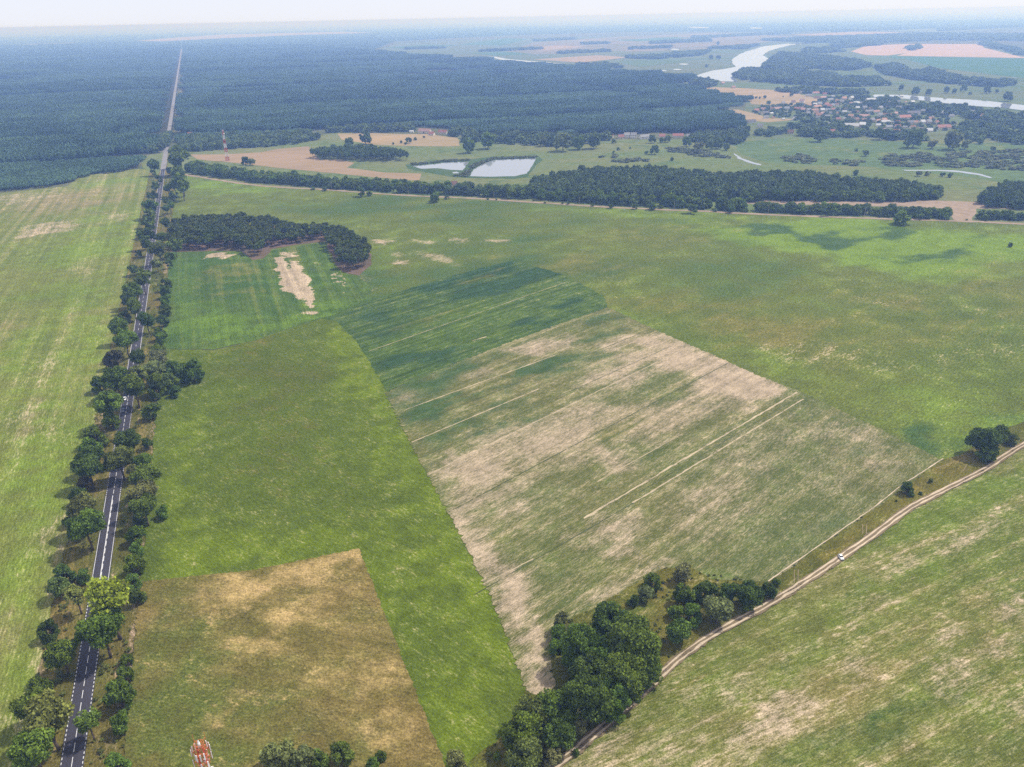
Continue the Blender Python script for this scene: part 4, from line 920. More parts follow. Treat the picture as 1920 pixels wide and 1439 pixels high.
# ------------------------------------------------------------------ masses: forests as one object each
def tint_leaf(name, a, b, c):
    """needles or leaves of a mass: tone by stand and tree"""
    t = NT(name)
    at = t.n('ShaderNodeAttribute'); at.attribute_name = 'tint'; at.attribute_type = 'INSTANCER'
    oi = t.n('ShaderNodeObjectInfo')
    col = t.mix(at.outputs['Fac'], a, b)
    col = t.mix(t.math('MULTIPLY', t.math('POWER', t.attr('tone'), 2.0), 0.6), col, c)
    col = t.scale_col(col, t.math('MULTIPLY', t.lin(t.attr('tone'), 0, 1, 0.5, 1.6), t.lin(oi.outputs['Random'], 0, 1, 0.7, 1.3)))
    return t.done(t.diffuse(col))
M_PINEMASS = tint_leaf('pine_needles', (0.026, 0.056, 0.040), (0.082, 0.140, 0.068), (0.10, 0.15, 0.08))
M_LEAFMASS = tint_leaf('wood_leaves', (0.070, 0.115, 0.036), (0.120, 0.165, 0.055), (0.17, 0.20, 0.075))
M_SCRUB = tint_leaf('willow_leaves', (0.140, 0.155, 0.085), (0.110, 0.145, 0.058), (0.20, 0.21, 0.12))

def stand_tile(name, seed, radius, n, h, r, mat, ripple=0.12):
    rg = np.random.default_rng(seed)
    V, F, T = [], [], []; nv = 0
    iv, jf = ICO2
    k = 0; P = []
    while len(P) < n and k < 6000:
        k += 1
        p_ = rg.uniform(-radius, radius, 2)
        if np.hypot(*p_) < radius and all(np.hypot(*(p_ - q_)) > r * 1.15 for q_ in P): P.append(p_)
    for p_ in P:
        hh = h * rg.normal(1, ripple * 0.6); rr = r * rg.uniform(0.8, 1.25)
        w = iv.copy(); zz = (w[:, 2] + 1) / 2
        taper = 1.0 - 0.45 * zz ** 1.6
        w = w * rg.uniform(0.72, 1.25, (len(w), 1))
        w = np.stack([w[:, 0] * rr * taper, w[:, 1] * rr * taper, (w[:, 2] * 0.5 + 0.5) * hh * 0.62 + hh * 0.38], 1)
        w[:, 0] += p_[0]; w[:, 1] += p_[1]
        V.append(w); T.append(np.clip(rg.uniform(0.1, 0.6) + rg.uniform(-0.2, 0.4, len(w)), 0, 1))
        F += [tuple(a + nv for a in f) for f in jf]; nv += len(w)
        d = rg.normal(0, 1, (22, 3)); d /= np.linalg.norm(d, axis=1)[:, None]; d[:, 2] = np.abs(d[:, 2]) * rg.choice([1, 1, -0.5], 22)
        Q = np.stack([d[:, 0] * rr * 0.95 + p_[0], d[:, 1] * rr * 0.95 + p_[1], (d[:, 2] * 0.5 + 0.5) * hh * 0.64 + hh * 0.38], 1)
        qv, qf = leaf_quads(Q, d, r * 0.75, rg)
        V.append(qv); T.append(np.repeat(rg.uniform(0.2, 1.0, 22), 4)); F += [tuple(a + nv for a in f) for f in qf]; nv += len(qv)
    me = new_mesh(name, np.vstack(V), F, mat)
    a = me.attributes.new('tone', 'FLOAT', 'POINT'); a.data.foreach_set('value', np.concatenate(T).astype(np.float32))
    return me

def scatter(name, pts, scl, rot, idx, tint, meshes, label, cat):
    """one object: a point for each stand or tree, carrying copies of a few meshes"""
    me = bpy.data.meshes.new(name); me.from_pydata([tuple(map(float, q)) for q in pts], [], [])
    for nm, ty, dat, key in (('scl', 'FLOAT_VECTOR', scl, 'vector'), ('rot', 'FLOAT', rot, 'value'), ('idx', 'INT', idx, 'value'), ('tint', 'FLOAT', tint, 'value')):
        a = me.attributes.new(nm, ty, 'POINT'); a.data.foreach_set(key, np.asarray(dat).astype(np.int32 if ty == 'INT' else np.float32).ravel())
    o = link(name, me)
    ng = bpy.data.node_groups.new(name, 'GeometryNodeTree')
    ng.interface.new_socket('Geometry', in_out='INPUT', socket_type='NodeSocketGeometry')
    ng.interface.new_socket('Geometry', in_out='OUTPUT', socket_type='NodeSocketGeometry')
    N, Lk = ng.nodes, ng.links
    gi, go = N.new('NodeGroupInput'), N.new('NodeGroupOutput')
    protos = []
    gtree = N.new('GeometryNodeGeometryToInstance')
    for k, m in enumerate(meshes):
        po = bpy.data.objects.new(name + '_kind', m); protos.append(po)
        oi = N.new('GeometryNodeObjectInfo'); oi.inputs['Object'].default_value = po; oi.transform_space = 'ORIGINAL'
        oi.inputs['As Instance'].default_value = True
        protos[k] = oi
    for oi in reversed(protos): Lk.new(oi.outputs['Geometry'], gtree.inputs[0])
    def named(nm, ty):
        a = N.new('GeometryNodeInputNamedAttribute'); a.data_type = ty; a.inputs['Name'].default_value = nm
        return a.outputs['Attribute']
    ip = N.new('GeometryNodeInstanceOnPoints')
    Lk.new(gi.outputs[0], ip.inputs['Points'])
    # joined instances, picked one by one
    jn = N.new('GeometryNodeJoinGeometry')
    for oi in reversed(protos): Lk.new(oi.outputs['Geometry'], jn.inputs[0])
    Lk.new(jn.outputs[0], ip.inputs['Instance']); ip.inputs['Pick Instance'].default_value = True
    N.remove(gtree)
    Lk.new(named('idx', 'INT'), ip.inputs['Instance Index'])
    cx = N.new('ShaderNodeCombineXYZ'); Lk.new(named('rot', 'FLOAT'), cx.inputs[2])
    Lk.new(cx.outputs[0], ip.inputs['Rotation'])
    Lk.new(named('scl', 'FLOAT_VECTOR'), ip.inputs['Scale'])
    Lk.new(ip.outputs[0], go.inputs[0])
    md = o.modifiers.new('stands', 'NODES'); md.node_group = ng
    return tag(o, label, cat, kind='stuff')

def hashf(a, b, s=0):
    v = math.sin(a * 127.1 + b * 311.7 + s * 74.7) * 43758.5453
    return v - math.floor(v)

PINE_TILES = [stand_tile('stand', 300 + i, 27, 110, 16.5, 2.35, M_PINEMASS) for i in range(5)]
def to_road(P):
    d = P - R_A
    return d @ R_D, d @ R_N
FOREST_L = [(-900, 380), (-300, 350), (0, 320), (160, 300), (300, 288), (322, 262), (340, 110), (342, 84), (200, 82), (0, 88), (-900, 110)]
FOREST_R = [(338, 268), (420, 271), (500, 268), (560, 258), (585, 246), (640, 240), (760, 238), (850, 244), (900, 252), (1000, 249), (1100, 252), (1180, 250), (1300, 249), (1376, 246), (1398, 234), (1362, 214), (1340, 208), (1404, 190), (1320, 176), (1240, 160), (1310, 152), (1230, 142), (1120, 130), (1000, 122), (850, 110), (700, 98), (560, 86), (345, 84)]
LEFTWOOD = [(-400, 400), (0, 358), (122, 345), (150, 327), (230, 320), (258, 316), (262, 302), (160, 300), (0, 308), (-400, 340)]
def forest(name, poly_px, step, label, hscale=1.0, cell=(270.0, 640.0), holes=()):
    poly = GP(poly_px)
    s0, t0 = to_road(poly)
    ss = np.arange(s0.min(), s0.max(), step * 0.87); tt = np.arange(t0.min(), t0.max(), step)
    a, b = np.meshgrid(ss, tt, indexing='ij'); b = b.copy(); b[1::2] += step / 2
    a = a.ravel() + rng.normal(0, step * 0.08, a.size); b = b.ravel() + rng.normal(0, step * 0.08, b.size)
    P = R_A + np.outer(a, R_D) + np.outer(b, R_N)
    ok = inside(poly, P) & ((np.abs(b) > 38))
    for h in holes: ok &= ~inside(GP(h), P)
    a, b, P = a[ok], b[ok], P[ok]
    # forest compartments set out square to the road, each planted at its own time
    ca, cb = np.floor((a + 60 * np.sin(b / 700)) / cell[0]), np.floor(b / cell[1])
    hs = np.array([0.45 + 0.80 * hashf(x, y, 1) for x, y in zip(ca, cb)])
    tn = np.array([0.0 + 1.0 * hashf(x, y, 2) ** 1.4 for x, y in zip(ca, cb)])
    fa, fb = np.floor(a / 95.0 + 0.4 * np.sin(b / 330)), np.floor(b / 520.0 + hashf(3, 1) + np.sin(a / 210))
    tn = 0.55 * tn + 0.45 * np.array([hashf(x, y, 5) ** 1.5 for x, y in zip(fa, fb)])
    hs = hs * np.array([0.80 + 0.36 * hashf(x, y, 6) for x, y in zip(fa, fb)])
    ride = np.abs((a + 60 * np.sin(b / 700)) / cell[0] - np.round((a + 60 * np.sin(b / 700)) / cell[0])) * cell[0] < 16
    hs[ride] *= 0.35
    d = np.hypot(P[:, 0], P[:, 1])
    n = len(P)
    sc = np.stack([np.ones(n), np.ones(n), hs * hscale], 1)
    return scatter(name, np.c_[P, np.full(n, 0.0)], sc, rng.uniform(0, 6.28, n), rng.integers(0, 5, n), np.clip(tn + rng.normal(0, 0.08, n), 0, 1), PINE_TILES, label, 'forest')
patch('forest_floor', FOREST_L, 0.14, M_FLOOR, 0, 200)
patch('forest_floor', FOREST_R, 0.14, M_FLOOR, 0, 200)
patch('forest_floor', LEFTWOOD, 0.14, M_FLOOR, 0, 200)
clear = [EL(830, 134, 38, 3.2), EL(780, 140, 30, 2.5), EL(560, 112, 40, 1.5)]
forest('pine_forest', FOREST_L, 42, 'blue-green pine forest filling the land left of the straight road')
forest('pine_forest', FOREST_R, 42, 'blue-green pine forest right of the road, reaching to the river plain', holes=clear)
forest('pine_wood', LEFTWOOD, 36, 'dark pine wood at the left edge behind the left field', 0.95)

# broadleaf masses
LT_, BU_ = MIDC['round'], MIDC['bush']
def remat(ms, mat):
    o = []
    for m in ms:
        c = m.copy(); c.materials.clear(); c.materials.append(mat); o.append(c)
    return o
WOODM = remat(MIDC['full'][:4], M_LEAFMASS); SCRUBM = remat(MIDC['bush'], M_SCRUB)
def mass(name, polys, spacing, hmin, hmax, rr, label, cat, meshes=None, keep=1.0, gap=None):
    P = np.vstack([fill(q, spacing) for q in polys])
    if keep < 1: P = P[rng.random(len(P)) < keep]
    n = len(P); h = rng.uniform(hmin, hmax, n); r = spacing * rng.uniform(rr * 0.8, rr * 1.25, n)
    sc = np.stack([r, r, h / 2], 1)
    ms = meshes or WOODM
    return scatter(name, np.c_[P, np.full(n, 0.0)], sc, rng.uniform(0, 6.28, n), rng.integers(0, len(ms), n), rng.random(n), ms, label, cat)
BACK = [(988, 368), (1002, 352), (1050, 336), (1130, 329), (1220, 328), (1300, 336), (1368, 342), (1400, 337), (1520, 338), (1600, 350), (1700, 358), (1762, 368), (1740, 374), (1600, 374), (1400, 374), (1300, 382), (1160, 376)]
END = [(1832, 384), (1852, 366), (1920, 358), (2150, 372), (2150, 400), (1920, 392)]
mass('belt_woodland', [BACK, END], 9.5, 13, 17, 0.62, 'mass of broadleaf trees in the thick right part of the belt', 'woodland')
edge_ = [G(*q) for q in ((1000, 371), (1160, 379), (1300, 385))]
belt_row([G(*q) for q in ((1390, 376), (1500, 377), (1600, 377), (1700, 377), (1762, 373))], 34, 11, 15, 6, 8, 3.0, 'tree in the back row behind the bare strip', 'back row behind the bare strip')
belt_row([G(*q) for q in ((1835, 387), (1920, 394), (2080, 400))], 12, 12, 16, 6, 8, 3.0, 'tree in the back row at the right belt end', 'back row at the right end')

mass('forest_edge_woodland', [[(335, 284), (350, 262), (420, 258), (470, 262), (520, 256), (575, 252), (600, 262), (560, 270), (500, 276), (430, 281), (380, 284)], [(330, 287), (345, 262), (352, 270), (352, 290)]], 12, 10, 15, 0.62, 'light broadleaf woodland around the hamlet at the forest edge', 'woodland', keep=0.8)
mass('roadside_woodland', [[(0, 312), (160, 296), (300, 287), (318, 270), (322, 255), (300, 262), (150, 280), (0, 296), (-200, 320), (-200, 332)]], 12, 12, 16, 0.62, 'broadleaf fringe of the forest left of the road', 'woodland', keep=0.9)
mass('forest_fringe', [[(870, 268), (880, 262), (950, 256), (1010, 258), (1100, 262), (1140, 258), (1140, 264), (1060, 276), (1000, 274), (940, 270)], [(1290, 266), (1300, 256), (1360, 252), (1400, 248), (1402, 262), (1380, 272), (1340, 276)], [(600, 250), (640, 244), (700, 243), (770, 240), (780, 247), (700, 250)], [(835, 254), (850, 246), (900, 252), (880, 262)]], 13, 10, 16, 0.62, 'broadleaf trees along the near edge of the pine forest', 'woodland', keep=0.8)
mass('riverside_wood', [[(1430, 128), (1448, 112), (1462, 102), (1500, 104), (1560, 110), (1612, 118), (1630, 126), (1600, 134), (1520, 130), (1470, 136)], [(1376, 142), (1400, 133), (1480, 138), (1560, 142), (1572, 150), (1640, 152), (1665, 162), (1600, 164), (1500, 160), (1440, 156), (1390, 152)], [(1640, 128), (1680, 124), (1700, 134), (1720, 140), (1740, 132), (1760, 138), (1800, 152), (1900, 158), (1890, 166), (1800, 160), (1720, 152), (1660, 140)], [(1290, 160), (1310, 152), (1350, 160), (1320, 168)]], 24, 14, 20, 0.62, 'belts of trees on the flood plain along the river', 'woodland', keep=0.85)
mass('distant_wood', [[(1090, 82), (1140, 81), (1140, 83), (1090, 84)], [(1220, 80), (1330, 74), (1330, 79), (1220, 83)], [(1420, 76), (1560, 70), (1740, 64), (1920, 66), (1920, 78), (1760, 76), (1640, 82), (1500, 80)], [(1840, 84), (1850, 80), (1925, 100), (1915, 105)], [(1170, 110), (1220, 106), (1290, 100), (1330, 96), (1320, 104), (1230, 112)], [(1330, 92), (1420, 86), (1400, 93)], [(1080, 124), (1130, 122), (1170, 128), (1120, 132)], [(760, 92), (830, 90), (832, 91.5), (760, 93.5)], [(900, 96), (1010, 92), (1012, 93.5), (900, 98)], [(1050, 100), (1140, 96), (1142, 98), (1052, 102)], [(1180, 92), (1260, 88), (1262, 90), (1180, 94)], [(1000, 76), (1080, 73), (1080, 75), (1000, 78)], [(1560, 86), (1640, 82), (1650, 86), (1570, 92)], [(1500, 94), (1560, 92), (1580, 98), (1520, 102)], [(1700, 92), (1720, 88), (1730, 90), (1710, 96)], [(1300, 70), (1480, 62), (1480, 64), (1300, 73)], [(1560, 58), (1700, 54), (1700, 56), (1560, 61)], [(1760, 56), (1920, 48), (1920, 51), (1760, 59)]], 46, 14, 20, 0.62, 'far tree belts on the hazy river plain', 'woodland', keep=0.8)
VILL_WOOD = [[(1480, 256), (1520, 240), (1570, 240), (1640, 252), (1640, 258), (1500, 262)], [(1640, 256), (1700, 250), (1740, 256), (1735, 266), (1660, 264)], [(1780, 262), (1800, 240), (1840, 232), (1920, 226), (2200, 240), (2200, 276), (1920, 272), (1850, 270)], [(1700, 196), (1760, 200), (1830, 208), (1920, 216), (1920, 228), (1830, 226), (1740, 214), (1690, 208)], [(1400, 250), (1470, 244), (1500, 234), (1560, 232), (1500, 244), (1440, 258)], [(1600, 185), (1680, 188), (1700, 200), (1640, 205), (1610, 196)], [(1440, 172), (1520, 168), (1600, 172), (1640, 178), (1560, 178), (1480, 176)]]
mass('village_trees', VILL_WOOD, 17, 8, 15, 0.58, 'trees and orchards massed around the village', 'woodland', keep=0.62)
mass('garden_trees', [[(1410, 212), (1430, 200), (1520, 195), (1560, 180), (1660, 185), (1720, 205), (1790, 215), (1790, 245), (1700, 250), (1560, 240), (1470, 225)]], 16, 4, 7.5, 0.34, 'small garden trees between the village houses', 'woodland', keep=0.55)
mass('marsh_scrub', [[(1640, 296), (1680, 288), (1760, 290), (1850, 284), (1950, 280), (2100, 284), (2100, 318), (1920, 322), (1830, 316), (1740, 314), (1660, 312)]], 11, 2.5, 5, 0.62, 'grey-green willow scrub spread over the marsh', 'scrub', SCRUBM, 0.62)
mass('meadow_scrub', [[(1460, 296), (1500, 290), (1530, 298), (1520, 308), (1480, 306)], [(1250, 278), (1330, 282), (1370, 298), (1310, 294), (1250, 284)], [(1150, 302), (1200, 298), (1215, 304), (1160, 306)], [(1560, 300), (1620, 304), (1610, 312), (1560, 308)], [(1125, 294), (1155, 292), (1155, 297), (1125, 297)]], 9, 2.0, 4.5, 0.6, 'low willow scrub in patches on the valley meadow', 'scrub', SCRUBM, 0.7)
mass('reeds', [[(770, 308), (812, 305), (835, 301), (884, 300), (878, 303), (830, 305), (775, 311)], [(880, 312), (896, 306), (925, 297), (1006, 294), (1006, 297), (926, 300), (902, 309), (884, 318)], [(848, 331), (880, 333), (884, 320), (872, 322), (862, 328)]], 4.0, 2.0, 3.2, 0.6, 'reed fringe around the ponds', 'reeds', SCRUBM, 0.9)

# undergrowth and weeds: low tufts nobody could count
M_WEED = tint_leaf('weeds', (0.075, 0.085, 0.024), (0.105, 0.135, 0.030), (0.17, 0.16, 0.06))
WEEDM = remat(MIDC['bush'], M_WEED)
def tufts(name, polys, spacing, keep, h0, h1, label):
    P = np.vstack([fill(None, spacing, 0.5, np.asarray(q, float)) for q in polys])
    P = P[rng.random(len(P)) < keep]
    # weeds come in patches
    w = warp(P, 38.0, 1.0)[:, 0]
    P = P[w + rng.normal(0, 0.5, len(P)) > 0.1]
    n = len(P); h = rng.uniform(h0, h1, n); r = h * rng.uniform(0.6, 1.3, n)
    return scatter(name, np.c_[P, np.full(n, 0.45)], np.stack([r, r, h / 2], 1), rng.uniform(0, 6.28, n), rng.integers(0, len(WEEDM), n), rng.random(n), WEEDM, label, 'weeds')
vl = [[RP(s_, -16.5) for s_ in (-120, 100, 300, 500, 640)] + [RP(s_, -5.0) for s_ in (640, 500, 300, 100, -120)], [RP(s_, 5.0) for s_ in (-120, 100, 300, 500, 640)] + [RP(s_, 15.5) for s_ in (640, 500, 300, 100, -120)]]
tufts('verge_weeds', vl, 2.2, 0.45, 0.4, 1.1, 'weeds and saplings along both road verges')
tufts('undergrowth', [GP([(900, 1430), (985, 1305), (1040, 1290), (1036, 1185), (1085, 1158), (1190, 1100), (1290, 1068), (1440, 1096), (1470, 1085), (1440, 1125), (1340, 1180), (1262, 1236), (1190, 1300), (1100, 1378), (1030, 1436)])], 2.0, 0.4, 0.4, 1.1, 'undergrowth around the copses beside the dirt track')

# trees and bushes that stand apart beyond the belt
APART = [(459,300,15,'round','dark','oval tree on the stubble right of the far mast'),(472,303,15,'bush','olive','spreading bush next to the oval tree on the stubble'),(654,266,18,'round','green','tree above the left end of the grove'),(684,257,22,'round','blue','tall round tree above the grove'),(752,266,6,'bush','dark','left bush on the dry strip above the grove'),(766,263,12,'bush','dark','middle bush on the dry strip above the grove'),(778,260,7,'bush','dark','right bush on the dry strip above the grove'),(761,269,6,'bush','dark','lowest bush on the dry strip above the grove'),(737,269,5,'bush','dark','bush at the left of the dry strip above the grove'),(795,257,5,'bush','dark','tiny bush below the farmhouses'),
 (880,271,26,'round','green','tree group at the right end of the dry strip'),(915,262,28,'round','light','pale tree behind the ponds, left one'),(1018,262,20,'sparse','olive','pale thin tree at the meadow edge, left of the terrace of houses'),(1056,264,32,'round','grey','broad pale tree at the meadow edge behind the pond'),(1084,266,24,'round','green','round tree right of the broad pale tree at the meadow edge'),(1114,263,26,'round','green','dark round tree left of the red-roofed row'),(1152,264,10,'bush','green','bush below the red-roofed row'),
 (1223,260,14,'round','blue','tree in front of the terrace of houses, left one'),(1240,262,10,'round','green','tree in front of the terrace of houses, middle one'),(1252,260,12,'round','green','tree in front of the terrace of houses, right one'),(1288,264,18,'round','green','wide tree right of the red-roofed row'),(1228,280,16,'round','dark','dark tree alone in the middle of the valley meadow'),(1160,279,7,'bush','dark','upper bush of three on the valley meadow'),(1150,285,6,'bush','dark','lower bush of three on the valley meadow'),(1181,277,5,'bush','green','right bush of three on the valley meadow'),(1212,286,8,'bush','blue','bush left of the dark meadow tree'),(1260,298,8,'bush','dark','round bush by itself nearer the belt'),
 (1310,274,22,'sparse','olive','pale dying tree on the valley meadow edge'),(1331,270,16,'round','green','tree right of the pale dying tree'),(1347,268,18,'round','green','tall tree left of the creek, first of three'),(1362,274,14,'round','green','tall tree left of the creek, second of three'),(1366,258,16,'round','green','tall tree left of the creek, third of three'),
 (1536,250,26,'round','blue','big round tree at the village edge by the marsh'),(1650,250,20,'round','green','round tree in the village front row'),(1715,256,34,'round','green','broad tree at the village edge, middle'),(1748,270,18,'bush','grey','bush on the marsh below the village'),(1790,260,34,'round','grey','large pale tree at the village edge'),(1810,270,20,'bush','grey','low bush below the large pale tree'),(1838,262,16,'bush','green','bush right of the large pale tree'),(1862,279,10,'bush','blue','small tree alone on the right marsh'),(1605,281,7,'bush','dark','small bush on the marsh, upper'),(1624,287,13,'bush','dark','flat bush on the marsh, lower'),(1605,323,12,'bush','blue','bush behind the belt on the right meadow'),(1724,325,12,'bush','grey','left bush below the creek'),(1740,325,10,'bush','grey','second bush below the creek'),(1768,327,9,'bush','dark','third bush below the creek'),(1782,328,10,'bush','dark','fourth bush below the creek'),
 (1347,108,9,'bush','blue','bush on the far bank left of the river, right one'),(1326,123,7,'bush','blue','bush on the far bank left of the river, lower one'),(1333,107,8,'round','blue','small tree on the far river bank'),(1346,81,7,'round','blue','tree alone on the pale far field left of the river'),(1441,193,9,'bush','blue','bush on the dry slope above the village, biggest'),(1469,181,3,'bush','dark','tiny bush on the dry slope'),(1484,178,7,'bush','dark','flat bush at the top of the dry slope'),(1410,184,5,'bush','dark','first bush on the edge of the dry slope'),(1418,183,5,'bush','dark','second bush on the edge of the dry slope'),(1425,183,5,'bush','dark','third bush on the edge of the dry slope'),(1434,182,7,'bush','dark','fourth bush on the edge of the dry slope'),
 (1690,163,10,'round','blue','bush left of the twin trees on the river meadow'),(1718,170,14,'round','blue','wide tree on the river meadow, left of the twin trees'),(1742,172,12,'round','blue','low tree on the river meadow by the water'),(1775,168,11,'round','blue','left of the twin trees on the river meadow'),(1790,170,9,'round','blue','right of the twin trees on the river meadow'),(1808,165,12,'round','blue','tree right of the twin trees on the river meadow'),(1852,167,14,'round','blue','spreading tree on the far river meadow'),(1890,180,16,'round','blue','tree near the right edge across the river'),(1820,175,7,'bush','blue','bush on the river meadow beyond the water'),(1870,171,8,'bush','blue','bush behind the right end of the river')]
for i, (px, py, w, form, colr, where) in enumerate(APART):
    ratio, stem = {'round': (1.05, 0.08), 'sparse': (1.0, 0.15), 'bush': (0.95, 0.02)}[form]
    x, y, rad, bh, ch = seen_tree(px, py, w, ratio, stem)
    put_tree('lone_bush' if form == 'bush' else 'lone_tree', MIDC['full' if form == 'round' else form][i % 2], MIDT[i % 3], x, y, rad, bh - 0.3, ch, pal(colr), where if len(where.split()) > 3 else where + ' on the meadow', 'bush' if form == 'bush' else 'tree', 'trees standing apart in the valley')
# low bushes on the path along the belt
for i, (px, py, w) in enumerate([(585,353,10),(608,354,12),(676,361,24),(692,363,14),(815,369,28),(838,370,12),(914,373,6),(931,374,5),(1000,376,6),(1022,380,5),(1055,381,6),(1066,381,9),(1110,385,7),(1146,387,12),(1192,388,14),(1222,387,20),(1240,388,10),(1296,392,26),(1340,394,10),(1358,393,8),(1372,394,18),(1396,393,14),(1446,393,16),(1471,394,16),(1490,395,12),(1527,396,14),(1548,400,18),(1580,400,10),(1648,404,10),(1668,406,9),(1697,407,40),(1725,406,16),(1850,413,7),(1812,412,5)]):
    x, y, rad, bh, ch = seen_tree(px, py, w, 0.7, 0.0)
    put_tree('hedge_bush', MIDC['bush'][i % 3], MIDT[0], x, y, rad, 0, ch, pal('dark' if i % 3 else 'green'), f"low bush at the foot of the tree belt, {ordinal(i)} from the main road", 'bush', 'bushes at the foot of the belt')

# ------------------------------------------------------------------ houses
M_WALL = objcolor('render_wall', 0.12); M_ROOF = objcolor('roof_tiles', 0.22, 1.2); M_BRICK = simple('chimney_brick', (0.25, 0.12, 0.08)); M_PANE = simple('window_glass', (0.03, 0.035, 0.045), 0.15, 0, 0.1)
M_DOOR = simple('door_wood', (0.12, 0.07, 0.04))
def house_meshes(Lx, Wy, H, rh, o=0.5):
    a, b = Lx / 2, Wy / 2
    w = MB()
    w.add([(-a, -b, 0), (a, -b, 0), (a, b, 0), (-a, b, 0), (-a, -b, H), (a, -b, H), (a, b, H), (-a, b, H), (-a, 0, H + rh), (a, 0, H + rh)],
          [(0, 1, 5, 4), (1, 2, 6, 9, 5), (2, 3, 7, 6), (3, 0, 4, 8, 7)])
    r = MB()
    e = rh / b * o; th = 0.22
    for s_ in (-1, 1):
        vs_ = [(-a - o, s_ * (b + o), H - e + 0.05), (a + o, s_ * (b + o), H - e + 0.05), (a + o, 0, H + rh + 0.05), (-a - o, 0, H + rh + 0.05)]
        vs2 = [(x, y, z + th) for x, y, z in vs_]
        f = [(0, 1, 2, 3), (7, 6, 5, 4), (0, 4, 5, 1), (1, 5, 6, 2), (2, 6, 7, 3), (3, 7, 4, 0)]
        r.add(vs_ + vs2, f if s_ > 0 else [tuple(reversed(q)) for q in f])
    c = MB().box((a * 0.4, 0.6, H + rh + 0.2), (0.7, 0.7, 1.8))
    win = MB().box((0, 0, 0), (1.2, 0.12, 1.3))
    door = MB().box((0, 0, 1.05), (1.1, 0.14, 2.1))
    return w.mesh('wall', M_WALL), r.mesh('roof', M_ROOF), c.mesh('chimney', M_BRICK), win.mesh('window', M_PANE), door.mesh('door', M_DOOR)
HM = {k: house_meshes(*d) for k, d in {'cot': (11, 8.5, 3.4, 3.8), 'long': (20, 9, 3.6, 3.6), 'tall': (11, 10, 5.8, 4.2), 'barn': (26, 12, 4.6, 4.4), 'shed': (8, 6, 2.8, 1.6)}.items()}
HD = {'cot': (11, 8.5, 3.4), 'long': (20, 9, 3.6), 'tall': (11, 10, 5.8), 'barn': (26, 12, 4.6), 'shed': (8, 6, 2.8)}
ROOFC = {'red': (0.27, 0.105, 0.080), 'orange': (0.32, 0.170, 0.11), 'pink': (0.34, 0.20, 0.17), 'brown': (0.16, 0.085, 0.065), 'grey': (0.20, 0.20, 0.21), 'white': (0.48, 0.48, 0.49), 'dark': (0.085, 0.075, 0.08)}
def house(px, py, form, roof, label, rz=None, group=None, wall=None, scale=1.0):
    g = G(px, py)
    root = empty('house', (g[0], g[1], 0.05), rng.uniform(-0.5, 0.5) if rz is None else rz, (scale,) * 3)
    w, r, c, wi, do = HM[form]; Lx, Wy, H = HD[form]
    wl = link('wall', w, root); wc = wall or [(0.70, 0.68, 0.63), (0.62, 0.58, 0.50), (0.55, 0.45, 0.36), (0.68, 0.64, 0.52)][int(rng.integers(4))]; wl.color = (*wc, 1)
    rf = link('roof', r, root); rf.color = (*(np.array(ROOFC[roof]) * rng.uniform(0.85, 1.15)), 1)
    if form in ('cot', 'long', 'tall'): link('chimney', c, rf)
    k = max(2, int(Lx / 3.2))
    if form != 'barn':
        for j in range(k):
            x = -Lx / 2 + Lx * (j + 0.5) / k
            if j == k // 2:
                d = link('door', do, root); d.location = (x, -Wy / 2, 0)
            else:
                d = link('window', wi, root); d.location = (x, -Wy / 2, 1.7)
            if form == 'tall':
                d = link('window', wi, root); d.location = (x, -Wy / 2, 4.4)
    else:
        d = link('door', do, root); d.location = (0, -Wy / 2, 0); d.scale = (3, 1, 1.6)
    tag(root, label, 'house', group)
